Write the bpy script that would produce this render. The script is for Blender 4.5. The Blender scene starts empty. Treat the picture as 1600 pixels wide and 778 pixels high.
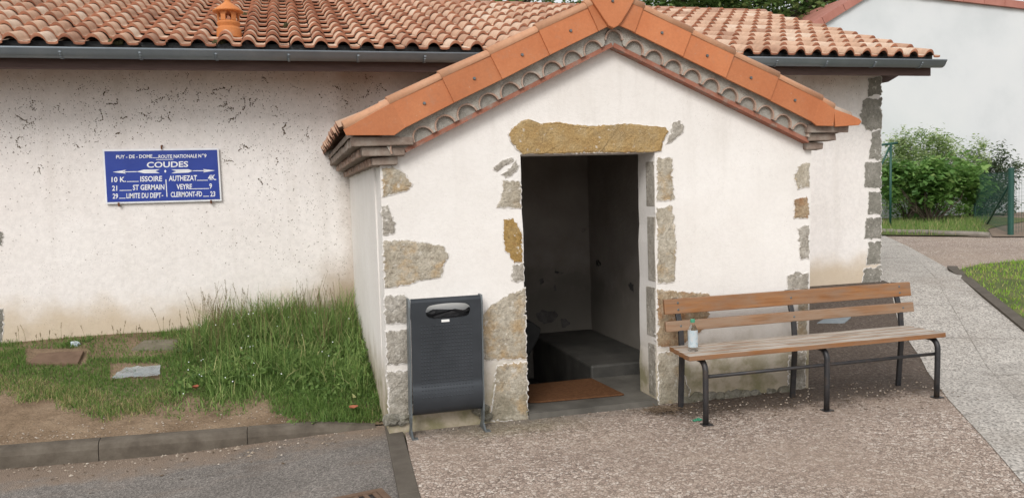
import bpy, bmesh, math, random
import numpy as np
from mathutils import Vector, Matrix
random.seed(7); RNG = np.random.default_rng(11)
sc = bpy.context.scene
COL = sc.collection
rad = math.radians

# ------------------------------------------------------------------ camera
FPX, PHI, TH, RHO, EYE = 1260.0, rad(15.2), math.atan(86/1260.0), .033, 1.65
F = Vector((math.sin(PHI)*math.cos(TH), math.cos(PHI)*math.cos(TH), -math.sin(TH)))
R0 = Vector((math.cos(PHI), -math.sin(PHI), 0)); U0 = R0.cross(F)
RV = R0*math.cos(RHO) - U0*math.sin(RHO); UV = U0*math.cos(RHO) + R0*math.sin(RHO)
CAMP = Vector((0, 0, EYE))
cam = bpy.data.cameras.new('camera'); cam.sensor_width = 36; cam.lens = FPX/1600*36
cam.clip_start = .05; cam.clip_end = 2000
co = bpy.data.objects.new('camera', cam); COL.objects.link(co)
m3 = Matrix((RV, UV, -F)).transposed(); co.matrix_world = Matrix.Translation(CAMP) @ m3.to_4x4()
sc.camera = co
# ------------------------------------------------------------------ sky and sun (bright overcast)
SUN_EL, SUN_AZ = rad(38), rad(-150)      # azimuth measured from +Y towards +X : light comes from behind-left of the viewer
w = bpy.data.worlds.new('World'); sc.world = w; w.use_nodes = True
nt = w.node_tree; bg = nt.nodes['Background']
sky = nt.nodes.new('ShaderNodeTexSky'); sky.sky_type = 'NISHITA'; sky.sun_disc = False
sky.sun_elevation = SUN_EL; sky.sun_rotation = SUN_AZ
sky.air_density = 1.0; sky.dust_density = 4.0; sky.ozone_density = 1.0
hs = nt.nodes.new('ShaderNodeHueSaturation'); hs.inputs['Saturation'].default_value = .22
nt.links.new(sky.outputs[0], hs.inputs['Color'])
ov = nt.nodes.new('ShaderNodeMixRGB'); ov.inputs[0].default_value = .55          # cloud deck
ov.inputs[2].default_value = (9.0, 9.05, 9.2, 1)
nt.links.new(hs.outputs[0], ov.inputs[1]); nt.links.new(ov.outputs[0], bg.inputs['Color'])
bg.inputs['Strength'].default_value = .10
sl = bpy.data.lights.new('sun', 'SUN'); sl.energy = 1.5; sl.angle = rad(24); sl.color = (1, .965, .92)
so = bpy.data.objects.new('sun', sl); COL.objects.link(so)
sd = Vector((math.sin(SUN_AZ)*math.cos(SUN_EL), math.cos(SUN_AZ)*math.cos(SUN_EL), math.sin(SUN_EL)))
so.rotation_euler = sd.to_track_quat('Z', 'Y').to_euler()
so.location = (-6, -8, 12)
vs = sc.view_settings; vs.view_transform = 'Standard'; vs.look = 'None'; vs.gamma = 1
vs.use_curve_mapping = False; vs.exposure = .36

# ------------------------------------------------------------------ measuring helpers (photo pixel -> real place)
def ray(x, y): return F + RV*((x-800)/FPX) - UV*((y-389)/FPX)
def onY(x, y, Y): d = ray(x, y); return CAMP + d*(Y/d.y)
def onZ(x, y, Z): d = ray(x, y); return CAMP + d*((Z-EYE)/d.z)
def zg(X, Y):
    if Y <= 5.7: return 0.0
    if Y <= 8.4: return .155*(Y-5.7)
    return .4185 + .032*(min(Y, 14.0)-8.4)
def gp(x, y, off=0.0):
    d = ray(x, y); best = None; t = 1.0
    while t < 120:                                   # march the ray to the sloping ground
        p = CAMP + d*t
        if p.z <= zg(p.x, p.y)+off: break
        t += .02
    return CAMP + d*t
def gpv(x, y, off=0.0):
    d = ray(x, y); t = 3.0
    while t < 30:
        p = CAMP+d*t
        if p.z <= zverge(p.x, p.y)+off: break
        t += .01
    return CAMP+d*t
def proj(p):
    v = Vector(p)-CAMP; dd = v.dot(F); return 800+FPX*v.dot(RV)/dd, 389-FPX*v.dot(UV)/dd
def sm(a, b, x):
    t = min(1, max(0, (x-a)/(b-a))); return t*t*(3-2*t)

# ------------------------------------------------------------------ object helpers
def empty(name, loc, label, cat, group=None):
    o = bpy.data.objects.new(name, None); COL.objects.link(o); o.location = loc
    o.empty_display_size = .1
    tag(o, label, cat, group); return o
def tag(o, label=None, cat=None, group=None, kind=None):
    if label: o['label'] = label
    if cat: o['category'] = cat
    if group: o['group'] = group
    if kind: o['kind'] = kind
    return o
def wloc(p):
    v = Vector((0, 0, 0))
    while p is not None: v += p.location; p = p.parent
    return v
def link(name, me, mats, parent=None, smooth=False, bevel=0):
    o = bpy.data.objects.new(name, me); COL.objects.link(o)
    for m in (mats if isinstance(mats, (list, tuple)) else [mats]): me.materials.append(m)
    if parent is not None:
        me.transform(Matrix.Translation(-wloc(parent))); o.parent = parent
    else:
        n = len(me.vertices); a = np.empty(n*3, 'f'); me.vertices.foreach_get('co', a); a = a.reshape(-1, 3)
        c = Vector(((a[:, 0].min()+a[:, 0].max())/2, (a[:, 1].min()+a[:, 1].max())/2, a[:, 2].min())) if n < 400000 else Vector((0, 0, 0))
        c = Vector([float(q) for q in c]); me.transform(Matrix.Translation(-c)); o.location = c
    if smooth: me.polygons.foreach_set('use_smooth', [True]*len(me.polygons))
    if bevel:
        b = o.modifiers.new('bevel', 'BEVEL'); b.width = bevel; b.segments = 2; b.limit_method = 'ANGLE'; b.angle_limit = rad(40)
    return o
def obj(name, bm, mats, parent=None, smooth=False, bevel=0, fix=True):
    if fix: bmesh.ops.recalc_face_normals(bm, faces=bm.faces)
    me = bpy.data.meshes.new(name); bm.to_mesh(me); bm.free()
    return link(name, me, mats, parent, smooth, bevel)
def npobj(name, V, faces, mats, parent=None, rnd=None, smooth=False, fmat=None):
    me = bpy.data.meshes.new(name); me.from_pydata([tuple(v) for v in V], [], faces)
    if rnd is not None:
        at = me.attributes.new('rnd', 'FLOAT', 'POINT'); at.data.foreach_set('value', np.asarray(rnd, 'f'))
    if fmat is not None: me.polygons.foreach_set('material_index', np.asarray(fmat, 'i'))
    me.update()
    return link(name, me, mats, parent, smooth)
def box(bm, x0, x1, y0, y1, z0, z1):
    v = [bm.verts.new((x, y, z)) for z in (z0, z1) for y in (y0, y1) for x in (x0, x1)]
    for f in ((0, 1, 3, 2), (4, 6, 7, 5), (0, 4, 5, 1), (2, 3, 7, 6), (0, 2, 6, 4), (1, 5, 7, 3)): bm.faces.new([v[i] for i in f])
    return v
def prism(bm, pts, d):
    """closed polygon of 3-D points extruded by the vector d"""
    d = Vector(d); a = [bm.verts.new(p) for p in pts]; b = [bm.verts.new(Vector(p)+d) for p in pts]
    bm.faces.new(a); bm.faces.new(b[::-1]); n = len(a)
    for i in range(n): bm.faces.new((a[i], b[i], b[(i+1) % n], a[(i+1) % n]))
def xz(pts, y): return [(p[0], y, p[1]) for p in pts]
def tube(bm, pts, r, seg=10, cap=True):
    pts = [Vector(p) for p in pts]; rings = []; n = len(pts)
    rr = r if isinstance(r, (list, tuple)) else [r]*n
    t0 = (pts[1]-pts[0]).normalized(); nrm = t0.orthogonal().normalized()
    for i, p in enumerate(pts):
        t = (pts[min(i+1, n-1)]-pts[max(i-1, 0)]).normalized()
        nrm = (nrm - t*nrm.dot(t)).normalized(); b = t.cross(nrm)
        rings.append([bm.verts.new(p+(nrm*math.cos(2*math.pi*k/seg)+b*math.sin(2*math.pi*k/seg))*rr[i]) for k in range(seg)])
    for i in range(n-1):
        for k in range(seg):
            bm.faces.new((rings[i][k], rings[i][(k+1) % seg], rings[i+1][(k+1) % seg], rings[i+1][k]))
    if cap: bm.faces.new(rings[0][::-1]); bm.faces.new(rings[-1])
def lathe(bm, prof, c, seg=24, sx=1, sy=1):
    rings = []
    for r, z in prof: rings.append([bm.verts.new((c[0]+sx*r*math.cos(2*math.pi*k/seg), c[1]+sy*r*math.sin(2*math.pi*k/seg), c[2]+z)) for k in range(seg)])
    for i in range(len(rings)-1):
        for k in range(seg): bm.faces.new((rings[i][k], rings[i][(k+1) % seg], rings[i+1][(k+1) % seg], rings[i+1][k]))
    bm.faces.new(rings[0][::-1]); bm.faces.new(rings[-1])
def sheet(name, pts, zf, mat, step=.6, kind='structure', label=None, cat=None, knots=(5.7, 8.4, 14.0)):
    bm = bmesh.new(); polys = pts if isinstance(pts[0], list) else [pts]; pts = [p for q in polys for p in q]
    for q in polys: bm.faces.new([bm.verts.new((p[0], p[1], 0)) for p in q])
    bmesh.ops.triangulate(bm, faces=bm.faces[:])
    xs = [p[0] for p in pts]; ys = [p[1] for p in pts]
    def cuts(lo, hi):
        n = max(1, int((hi-lo)/step)); return [lo+(hi-lo)*i/n for i in range(1, n)]
    for x in cuts(min(xs), max(xs)):
        bmesh.ops.bisect_plane(bm, geom=bm.verts[:]+bm.edges[:]+bm.faces[:], plane_co=(x, 0, 0), plane_no=(1, 0, 0))
    for y in cuts(min(ys), max(ys))+[k for k in knots if min(ys) < k < max(ys)]:
        bmesh.ops.bisect_plane(bm, geom=bm.verts[:]+bm.edges[:]+bm.faces[:], plane_co=(0, y, 0), plane_no=(0, 1, 0))
    for v in bm.verts: v.co.z = zf(v.co.x, v.co.y)
    bmesh.ops.recalc_face_normals(bm, faces=bm.faces)
    for fc in bm.faces:
        if fc.normal.z < 0: fc.normal_flip()
    o = obj(name, bm, mat, fix=False); tag(o, label, cat, None, kind); return o

# ------------------------------------------------------------------ material helpers
class MT:
    def __init__(s, name, rough=.8, metallic=0.0, spec=.3):
        s.m = bpy.data.materials.new(name); s.m.use_nodes = True; s.nt = s.m.node_tree
        s.b = s.nt.nodes['Principled BSDF']; s.b.inputs['Roughness'].default_value = rough
        s.b.inputs['Metallic'].default_value = metallic; s.b.inputs['Specular IOR Level'].default_value = spec
        g = s.nt.nodes.new('ShaderNodeNewGeometry'); s.pos = g.outputs['Position']; s.geo = g
    def n(s, t, **kw):
        x = s.nt.nodes.new(t)
        for k, v in kw.items(): setattr(x, k, v)
        return x
    def set(s, sock, v):
        if hasattr(v, 'is_linked'): s.nt.links.new(v, sock)
        else: sock.default_value = (*v, 1) if isinstance(v, tuple) and len(v) == 3 and sock.type == 'RGBA' else v
    def scale(s, v, sc_):
        mp = s.n('ShaderNodeMapping'); s.set(mp.inputs[0], v); mp.inputs['Scale'].default_value = sc_; return mp.outputs[0]
    def noise(s, scale, detail=6, rough=.6, vec=None, dist=0):
        x = s.n('ShaderNodeTexNoise'); s.set(x.inputs['Vector'], vec or s.pos); x.inputs['Scale'].default_value = scale
        x.inputs['Detail'].default_value = detail; x.inputs['Roughness'].default_value = rough; x.inputs['Distortion'].default_value = dist
        return x.outputs['Fac']
    def noisec(s, scale, detail=3, vec=None):
        x = s.n('ShaderNodeTexNoise'); s.set(x.inputs['Vector'], vec or s.pos); x.inputs['Scale'].default_value = scale; x.inputs['Detail'].default_value = detail
        return x.outputs['Color']
    def voro(s, scale, feat='F1', vec=None, out='Distance', rnd=1.0):
        x = s.n('ShaderNodeTexVoronoi', feature=feat); s.set(x.inputs['Vector'], vec or s.pos); x.inputs['Scale'].default_value = scale
        x.inputs['Randomness'].default_value = rnd
        return x.outputs[out]
    def ramp(s, fac, stops, interp='LINEAR'):
        x = s.n('ShaderNodeValToRGB'); s.set(x.inputs[0], fac); e = x.color_ramp; e.interpolation = interp
        while len(e.elements) < len(stops): e.elements.new(.5)
        for el, (p, c) in zip(e.elements, stops):
            el.position = p; el.color = (c, c, c, 1) if isinstance(c, (int, float)) else (*c, 1)
        return x.outputs[0]
    def mix(s, fac, a, b, mode='MIX'):
        x = s.n('ShaderNodeMixRGB', blend_type=mode); s.set(x.inputs[0], fac); s.set(x.inputs[1], a); s.set(x.inputs[2], b); return x.outputs[0]
    def math(s, op, a, b=0.0, clamp=False):
        x = s.n('ShaderNodeMath', operation=op, use_clamp=clamp); s.set(x.inputs[0], a); s.set(x.inputs[1], b); return x.outputs[0]
    def mapr(s, v, a, b, c=0.0, d=1.0):
        x = s.n('ShaderNodeMapRange', interpolation_type='SMOOTHSTEP'); s.set(x.inputs[0], v)
        for i, q in enumerate((a, b, c, d)): x.inputs[i+1].default_value = q
        return x.outputs[0]
    def xyz(s):
        x = s.n('ShaderNodeSeparateXYZ'); s.set(x.inputs[0], s.pos); return x.outputs
    def attr(s, name='rnd'):
        x = s.n('ShaderNodeAttribute', attribute_name=name); return x.outputs['Fac']
    def bump(s, h, strength=.4, dist=.01):
        x = s.n('ShaderNodeBump'); s.set(x.inputs['Height'], h); x.inputs['Strength'].default_value = strength; x.inputs['Distance'].default_value = dist
        if s.b.inputs['Normal'].is_linked: s.nt.links.new(s.b.inputs['Normal'].links[0].from_socket, x.inputs['Normal'])
        s.nt.links.new(x.outputs[0], s.b.inputs['Normal'])
    def col(s, c): s.set(s.b.inputs['Base Color'], c)
def plain(name, cols, scale=6, rough=.7, metallic=0, spec=.3, bump=.2, bscale=60, bdist=.005, detail=6, stretch=None):
    M = MT(name, rough, metallic, spec); v = M.scale(M.pos, stretch) if stretch else None
    k = len(cols)
    M.col(M.ramp(M.noise(scale, detail, vec=v), [(.3+.4*i/max(1, k-1), c) for i, c in enumerate(cols)]))
    if bump: M.bump(M.noise(bscale, 5, vec=v), bump, bdist)
    return M.m
def stone(name, a, b, c, stain=None, amt=.5, rough_=.7):
    M = MT(name, .92, 0, .15)
    base = M.ramp(M.noise(9, 8, .65), [(.3, a), (.5, b), (.7, c)])
    fine = M.ramp(M.noise(90, 4), [(.3, .72), (.7, 1.12)])
    k = M.mix(.8, base, fine, 'MULTIPLY')
    if stain: k = M.mix(M.math('MULTIPLY', M.ramp(M.noise(5, 5), [(.5, 0.0), (.62, 1.0)]), amt), k, stain)
    k = M.mix(M.math('MULTIPLY', M.ramp(M.noise(17, 7, .7), [(.60, 0.0), (.66, 1.0)]), .75), k, (.66, .63, .58))
    k = M.mix(rough_, k, M.ramp(M.noise(34, 6, .75), [(.32, .55), (.5, 1.0), (.7, 1.12)]), 'MULTIPLY')
    g = M.xyz()[2]; damp = M.math('MULTIPLY', M.mapr(g, .45, 0.0), M.ramp(M.noise(7, 5), [(.35, .1), (.65, .8)]))
    k = M.mix(damp, k, (.13, .12, .075))
    rim = M.math('ADD', M.attr('rim'), M.math('MULTIPLY', M.math('SUBTRACT', M.noise(30, 7, .7), .5), 1.9))   # lime smeared over the stone edges
    k = M.mix(M.math('MULTIPLY', M.mapr(rim, .66, .92), .93), k, (.74, .71, .675))
    M.col(k)
    M.bump(M.noise(22, 8, .7), .9, .025); M.bump(M.voro(60), .35, .006); M.bump(M.noise(160, 3), .4, .004)
    return M.m
MAT = {}
MAT['stone_grey'] = stone('grey stone', (.32, .29, .245), (.43, .395, .34), (.54, .505, .45))
MAT['stone_beige'] = stone('beige stone', (.36, .31, .235), (.48, .43, .345), (.58, .53, .44), (.46, .28, .10), .5)
MAT['stone_ochre'] = stone('ochre stone', (.30, .185, .06), (.39, .255, .095), (.46, .33, .16), (.36, .16, .05), .5)
MAT['stone_lintel'] = stone('ochre lintel stone', (.37, .235, .10), (.44, .30, .135), (.48, .36, .20), (.30, .225, .13), .5, .25)
MAT['stone_rust'] = stone('rusty stone', (.30, .20, .12), (.42, .32, .21), (.50, .42, .32), (.36, .16, .06), .6)
MAT['stone_dark'] = stone('dark corner stone', (.20, .19, .16), (.28, .265, .23), (.37, .35, .31))
# porch plaster
M = MT('white lime plaster', .93, 0, .12); x, y, z = M.xyz()
k = M.ramp(M.noise(1.3, 6), [(.3, (.72, .69, .655)), (.7, (.80, .775, .745))])
k = M.mix(.14, k, M.ramp(M.noise(30, 6), [(.35, .8), (.6, 1.05)]), 'MULTIPLY')
sp = M.math('MULTIPLY', M.ramp(M.voro(38), [(.10, 1.0), (.16, 0.0)]), M.ramp(M.noise(2.2, 4), [(.55, 0.0), (.68, .8)]))
k = M.mix(M.math('MULTIPLY', sp, .6), k, (.27, .24, .2))
k = M.mix(M.math('MULTIPLY', M.ramp(M.noise(1.1, 6, vec=M.scale(M.pos, (6, 6, .55))), [(.52, 0.0), (.74, 1.0)]), M.mapr(z, 1.2, 2.4, .06, .22)), k, (.40, .36, .31))
k = M.mix(M.math('MULTIPLY', M.ramp(M.noise(.9, 7, .65), [(.48, 0.0), (.72, 1.0)]), .22), k, (.56, .50, .43))
k = M.mix(M.math('MULTIPLY', M.mapr(M.noise(2.1, 9, .75), .497, .5), M.math('MULTIPLY', M.mapr(M.noise(2.1, 9, .75), .503, .5), .35)), k, (.35, .31, .27))
zz = M.math('ADD', z, M.math('MULTIPLY', M.noise(3.0, 5), -.5))
k = M.mix(M.math('MULTIPLY', M.mapr(zz, .42, -.18), .8), k, (.36, .29, .19))
k = M.mix(M.math('MULTIPLY', M.math('MULTIPLY', M.mapr(zz, .25, -.10), M.ramp(M.noise(5, 4), [(.42, 0.0), (.58, 1.0)])), .75), k, (.19, .18, .085))
M.col(k); M.bump(M.noise(4, 4), .25, .02); M.bump(M.noise(40, 6, vec=M.scale(M.pos, (1, 1, 2))), .3, .006); M.bump(M.noise(190, 2), .3, .003); MAT['plaster'] = M.m
# long wall plaster
M = MT('weathered wall plaster', .93, 0, .12); x, y, z = M.xyz()
k = M.ramp(M.noise(.8, 6), [(.3, (.745, .70, .67)), (.7, (.815, .78, .755))])
k = M.mix(.4, k, M.ramp(M.noise(24, 6), [(.35, .82), (.62, 1.04)]), 'MULTIPLY')
stv = M.scale(M.pos, (5, 5, .5))
k = M.mix(M.math('MULTIPLY', M.ramp(M.noise(1.2, 5, vec=stv), [(.52, 0.0), (.72, 1.0)]), .14), k, (.42, .36, .30))
zz = M.math('ADD', z, M.math('MULTIPLY', M.noise(2.2, 5), -.55))
k = M.mix(M.math('MULTIPLY', M.mapr(zz, .62, .20), .75), k, (.50, .39, .255))
cs_ = M.math('MULTIPLY', M.mapr(M.math('ADD', x, M.math('MULTIPLY', M.noise(3, 6), -.5)), -.35, .30), M.math('MULTIPLY', M.mapr(zz, .95, .35), M.mapr(x, 1.0, .7)))
k = M.mix(M.math('MULTIPLY', cs_, .75), k, (.36, .27, .18))
cd_ = M.math('MULTIPLY', M.mapr(M.math('ADD', x, M.math('MULTIPLY', M.noise(6, 6), -.25)), .28, .47), M.mapr(x, 1.0, .7))
k = M.mix(M.math('MULTIPLY', cd_, .35), k, (.36, .29, .22))
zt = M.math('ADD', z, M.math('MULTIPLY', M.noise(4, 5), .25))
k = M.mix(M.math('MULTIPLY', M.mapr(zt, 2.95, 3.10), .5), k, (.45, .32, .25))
sp = M.math('MULTIPLY', M.ramp(M.voro(46), [(.10, 1.0), (.17, 0.0)]), M.ramp(M.noise(2.6, 4), [(.46, 0.0), (.62, .9)]))
k = M.mix(M.math('MULTIPLY', sp, .75), k, (.17, .14, .10))
M.col(k); M.bump(M.noise(9, 6), .4, .015); M.bump(M.noise(60, 5), .5, .006); MAT['wall'] = M.m
MAT['house_wall'] = plain('pale grey render', [(.57, .60, .615), (.64, .665, .68), (.67, .69, .70)], .45, .9, bump=.25, bscale=12, detail=9)
MAT['inner'] = None
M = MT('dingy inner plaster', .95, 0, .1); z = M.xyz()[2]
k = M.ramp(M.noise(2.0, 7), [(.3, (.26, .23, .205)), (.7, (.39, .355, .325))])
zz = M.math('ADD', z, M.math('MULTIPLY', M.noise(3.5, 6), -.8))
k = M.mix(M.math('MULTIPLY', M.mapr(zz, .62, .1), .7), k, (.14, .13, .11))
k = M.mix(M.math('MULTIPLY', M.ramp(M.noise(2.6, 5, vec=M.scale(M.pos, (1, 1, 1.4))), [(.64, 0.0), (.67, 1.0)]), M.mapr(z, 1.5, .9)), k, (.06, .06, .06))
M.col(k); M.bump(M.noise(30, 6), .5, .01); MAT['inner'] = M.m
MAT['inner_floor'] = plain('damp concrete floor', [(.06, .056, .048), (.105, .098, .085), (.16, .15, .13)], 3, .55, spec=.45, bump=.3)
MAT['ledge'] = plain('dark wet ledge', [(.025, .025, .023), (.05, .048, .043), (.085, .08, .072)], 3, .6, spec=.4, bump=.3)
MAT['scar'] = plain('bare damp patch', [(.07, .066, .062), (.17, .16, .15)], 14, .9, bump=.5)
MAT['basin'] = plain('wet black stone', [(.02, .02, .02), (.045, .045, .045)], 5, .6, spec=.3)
# roof tiles
def tilem(name, stops, dark=.55, grime=(.23, .17, .14)):
    M = MT(name, .85, 0, .2); a = M.attr()
    k = M.ramp(a, stops)
    k = M.mix(.55, k, M.ramp(M.noise(14, 6), [(.3, .68), (.65, 1.12)]), 'MULTIPLY')
    k = M.mix(M.math('MULTIPLY', M.ramp(M.noise(26, 4), [(.60, 0.0), (.72, 1.0)]), .4), k, grime)
    M.col(k); M.bump(M.noise(80, 5), .35, .004); return M.m
MAT['tile'] = tilem('weathered clay roof tile', [(0, (.36, .215, .15)), (.35, (.49, .315, .22)), (.7, (.56, .39, .285)), (1, (.60, .47, .37))])
MAT['tile_edge'] = tilem('clay tile end', [(0, (.24, .095, .055)), (1, (.36, .155, .09))])
MAT['ridge'] = tilem('ridge tile clay', [(0, (.40, .21, .14)), (1, (.50, .30, .22))])
def terracotta(name, a, b):
    M = MT(name, .62, 0, .35)
    k = M.ramp(M.noise(4, 5), [(.3, a), (.7, b)])
    k = M.mix(.5, k, M.ramp(M.noise(60, 5), [(.35, .85), (.65, 1.05)]), 'MULTIPLY')
    k = M.mix(M.math('MULTIPLY', M.ramp(M.noise(3.2, 6, dist=1), [(.58, 0.0), (.75, 1.0)]), .3), k, (.30, .14, .08))
    oi = M.n('ShaderNodeObjectInfo'); k = M.mix(1.0, k, M.ramp(oi.outputs['Random'], [(0, .84), (1, 1.08)]), 'MULTIPLY')
    k = M.mix(M.math('MULTIPLY', M.ramp(M.noise(9, 7, .7), [(.56, 0.0), (.70, 1.0)]), .32), k, (.33, .20, .14))
    k = M.mix(M.math('MULTIPLY', M.ramp(M.noise(48, 4), [(.66, 0.0), (.73, 1.0)]), .45), k, (.48, .38, .29))
    M.col(k); M.bump(M.noise(120, 4), .2, .003); M.bump(M.noise(6, 3), .12, .01); return M.m
MAT['verge'] = terracotta('smooth orange clay', (.47, .155, .06), (.53, .20, .085))
MAT['verge_roll'] = terracotta('sun bleached clay roll', (.50, .24, .13), (.58, .33, .20))
MAT['lantern'] = terracotta('glazed orange clay', (.52, .17, .045), (.60, .23, .075))
MAT['mortar'] = plain('grey mortar', [(.29, .265, .23), (.39, .365, .32), (.47, .44, .395)], 12, .95, spec=.1, bump=.8, bscale=70, bdist=.01)
MAT['mortar_dark'] = plain('rough dark mortar', [(.26, .245, .215), (.37, .35, .315)], 16, .95, spec=.1, bump=.8, bscale=80, bdist=.012)
MAT['brick'] = plain('old red brick band', [(.30, .24, .20), (.28, .115, .075), (.33, .14, .095), (.25, .20, .17)], 7, .9, bump=.6, bscale=70, bdist=.01)
MAT['tile_course'] = plain('old stacked clay tiles', [(.17, .125, .10), (.25, .195, .16), (.32, .28, .24)], 11, .92, bump=.7, bscale=50, bdist=.01)
MAT['arch_tile'] = plain('old clay arch', [(.36, .31, .265), (.37, .24, .18), (.44, .39, .34)], 9, .9, bump=.4)
MAT['zinc'] = plain('dull zinc', [(.17, .20, .225), (.235, .265, .29)], 3, .5, .35, .5, bump=.08)
MAT['fascia'] = plain('brown stained board', [(.075, .045, .04), (.11, .07, .06)], 5, .7, bump=.2, stretch=(1, 8, 8))
MAT['soffit'] = plain('reddish soffit', [(.30, .165, .12), (.38, .215, .16)], 4, .85, bump=.2)
MAT['housetile'] = plain('pinkish verge tile', [(.36, .15, .115), (.44, .20, .16)], 3, .8)
MAT['groove'] = plain('dark joint', [(.10, .05, .04), (.13, .06, .05)], 5)
# metals, wood, plastics
MAT['bin'] = plain('anthracite lacquer', [(.026, .031, .037), (.038, .044, .052)], 5, .40, .2, .5, bump=.05, bscale=200, bdist=.001)
MAT['bin_frame'] = plain('grey galvanised steel', [(.11, .125, .13), (.17, .19, .20)], 8, .5, .5, .5, bump=.1)
MAT['black'] = plain('black liner plastic', [(.010, .010, .011), (.02, .02, .022)], 8, .35, spec=.5, bump=.6, bscale=25, bdist=.02)
MAT['iron'] = plain('black painted steel', [(.020, .021, .024), (.035, .034, .036), (.06, .045, .035)], 14, .5, .2, .5, bump=.25, bscale=90)
MAT['white'] = plain('white sticker', [(.72, .72, .70), (.8, .8, .78)], 5, .5)
def wood(name, a, b, c, grey=None, amt=0):
    M = MT(name, .62, 0, .35); v = M.scale(M.pos, (1.2, 22, 22))
    k = M.ramp(M.noise(2.2, 8, .65, vec=v), [(.3, a), (.5, b), (.7, c)])
    if grey: k = M.mix(M.math('MULTIPLY', M.ramp(M.noise(1.6, 6, vec=M.scale(M.pos, (2, 9, 9))), [(.4, 0.0), (.6, 1.0)]), amt), k, grey)
    M.col(k); M.bump(M.noise(4, 6, vec=v), .35, .006); return M.m
MAT['wood'] = wood('orange varnished slat', (.17, .07, .025), (.26, .115, .042), (.32, .155, .062), (.23, .15, .10), .7)
MAT['wood_grey'] = wood('faded varnished slat', (.17, .09, .045), (.25, .135, .07), (.32, .19, .11), (.27, .20, .145), .6)
MAT['wood_seat'] = wood('weathered seat slat', (.16, .115, .082), (.28, .225, .175), (.42, .355, .29), (.46, .42, .37), .9)
M = MT('clear bottle plastic', .06, 0, .5); M.b.inputs['Transmission Weight'].default_value = 1; M.b.inputs['IOR'].default_value = 1.12; M.col((.93, .96, .97)); MAT['pet'] = M.m
MAT['cap'] = plain('green cap', [(.05, .25, .15), (.07, .30, .18)], 9, .4)
MAT['label'] = plain('pale bottle label', [(.30, .39, .44), (.46, .53, .56), (.50, .49, .49)], 45, .4, bump=0)
# ground
M = MT('pebble dash paving', .88, 0, .25); x, y, z = M.xyz()
wv = M.mix(.012, M.pos, M.noisec(40))
d = M.voro(52, 'DISTANCE_TO_EDGE', wv); c = M.voro(52, 'F1', wv, 'Color')
sx = M.n('ShaderNodeSeparateColor'); M.set(sx.inputs[0], c)
k = M.ramp(sx.outputs[0], [(0, (.24, .185, .152)), (.22, (.39, .305, .252)), (.6, (.53, .43, .36)), (.85, (.62, .525, .45)), (1, (.74, .66, .585))])
k = M.mix(M.ramp(d, [(.02, .75), (.13, 0.0)]), k, (.075, .055, .044))
k = M.mix(M.math('MULTIPLY', M.ramp(M.noise(1.1, 6), [(.42, 0.0), (.66, 1.0)]), .5), k, (.39, .305, .24))
k = M.mix(M.math('MULTIPLY', M.ramp(M.noise(.55, 5, vec=M.scale(M.pos, (1, 1.7, 1))), [(.45, 0.0), (.65, 1.0)]), .35), k, (.23, .175, .14))
# dark rotted soil and leaf mould around the bench, its shade painted in too
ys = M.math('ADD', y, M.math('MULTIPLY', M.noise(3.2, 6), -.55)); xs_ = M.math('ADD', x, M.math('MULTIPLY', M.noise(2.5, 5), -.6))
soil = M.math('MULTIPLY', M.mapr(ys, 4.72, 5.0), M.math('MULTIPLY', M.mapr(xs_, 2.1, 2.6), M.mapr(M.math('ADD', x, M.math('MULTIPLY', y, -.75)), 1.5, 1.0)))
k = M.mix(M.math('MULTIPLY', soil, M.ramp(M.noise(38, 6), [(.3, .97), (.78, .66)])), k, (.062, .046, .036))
moss = M.math('MULTIPLY', M.math('MULTIPLY', M.mapr(ys, 4.85, 5.15), M.mapr(ys, 5.55, 5.3)), M.math('MULTIPLY', M.mapr(x, .8, 1.2), M.mapr(x, 2.2, 1.6)))
k = M.mix(M.math('MULTIPLY', moss, .45), k, (.13, .12, .05))
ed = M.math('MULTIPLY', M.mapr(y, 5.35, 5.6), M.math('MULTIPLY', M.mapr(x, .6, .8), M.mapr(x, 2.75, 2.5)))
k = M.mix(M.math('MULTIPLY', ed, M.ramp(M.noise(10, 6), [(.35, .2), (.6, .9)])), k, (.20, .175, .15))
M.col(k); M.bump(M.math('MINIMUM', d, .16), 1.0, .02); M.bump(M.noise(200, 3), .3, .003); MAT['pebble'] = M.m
M = MT('pale washed concrete slab', .88, 0, .25); x, y, z = M.xyz()
k = M.ramp(M.noise(3, 6), [(.3, (.40, .37, .335)), (.7, (.48, .45, .41))])
k = M.mix(.85, k, M.ramp(M.voro(75, out='Color'), [(.15, .42), (.5, .95), (.9, 1.4)]), 'MULTIPLY')
fx = M.math('FRACT', M.math('MULTIPLY', M.math('ADD', M.math('MULTIPLY', x, .85), M.math('MULTIPLY', y, -.62)), 1/.72))
fy = M.math('FRACT', M.math('MULTIPLY', M.math('ADD', M.math('MULTIPLY', y, .80), M.math('MULTIPLY', x, .25)), 1/.95))
j = M.math('MINIMUM', M.math('MINIMUM', fx, M.math('SUBTRACT', 1.0, fx)), M.math('MINIMUM', fy, M.math('SUBTRACT', 1.0, fy)))
jj = M.math('MULTIPLY', M.ramp(j, [(.004, 1.0), (.011, 0.0)]), M.ramp(M.noise(2.5, 4), [(.35, .0), (.6, .7)]))
k = M.mix(jj, k, (.13, .12, .10))
k = M.mix(M.math('MULTIPLY', M.ramp(M.noise(1.3, 6), [(.5, 0.0), (.72, 1.0)]), .35), k, (.24, .205, .17))
M.col(k); M.bump(M.voro(75), .6, .008); MAT['slab'] = M.m
M = MT('worn asphalt', .9, 0, .25); x, y, z = M.xyz()
k = M.ramp(M.noise(2.0, 6), [(.3, (.145, .131, .119)), (.7, (.215, .196, .178))])
k = M.mix(.9, k, M.ramp(M.voro(110, out='Color'), [(.1, .55), (.5, 1.0), (.95, 1.8)]), 'MULTIPLY')
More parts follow.
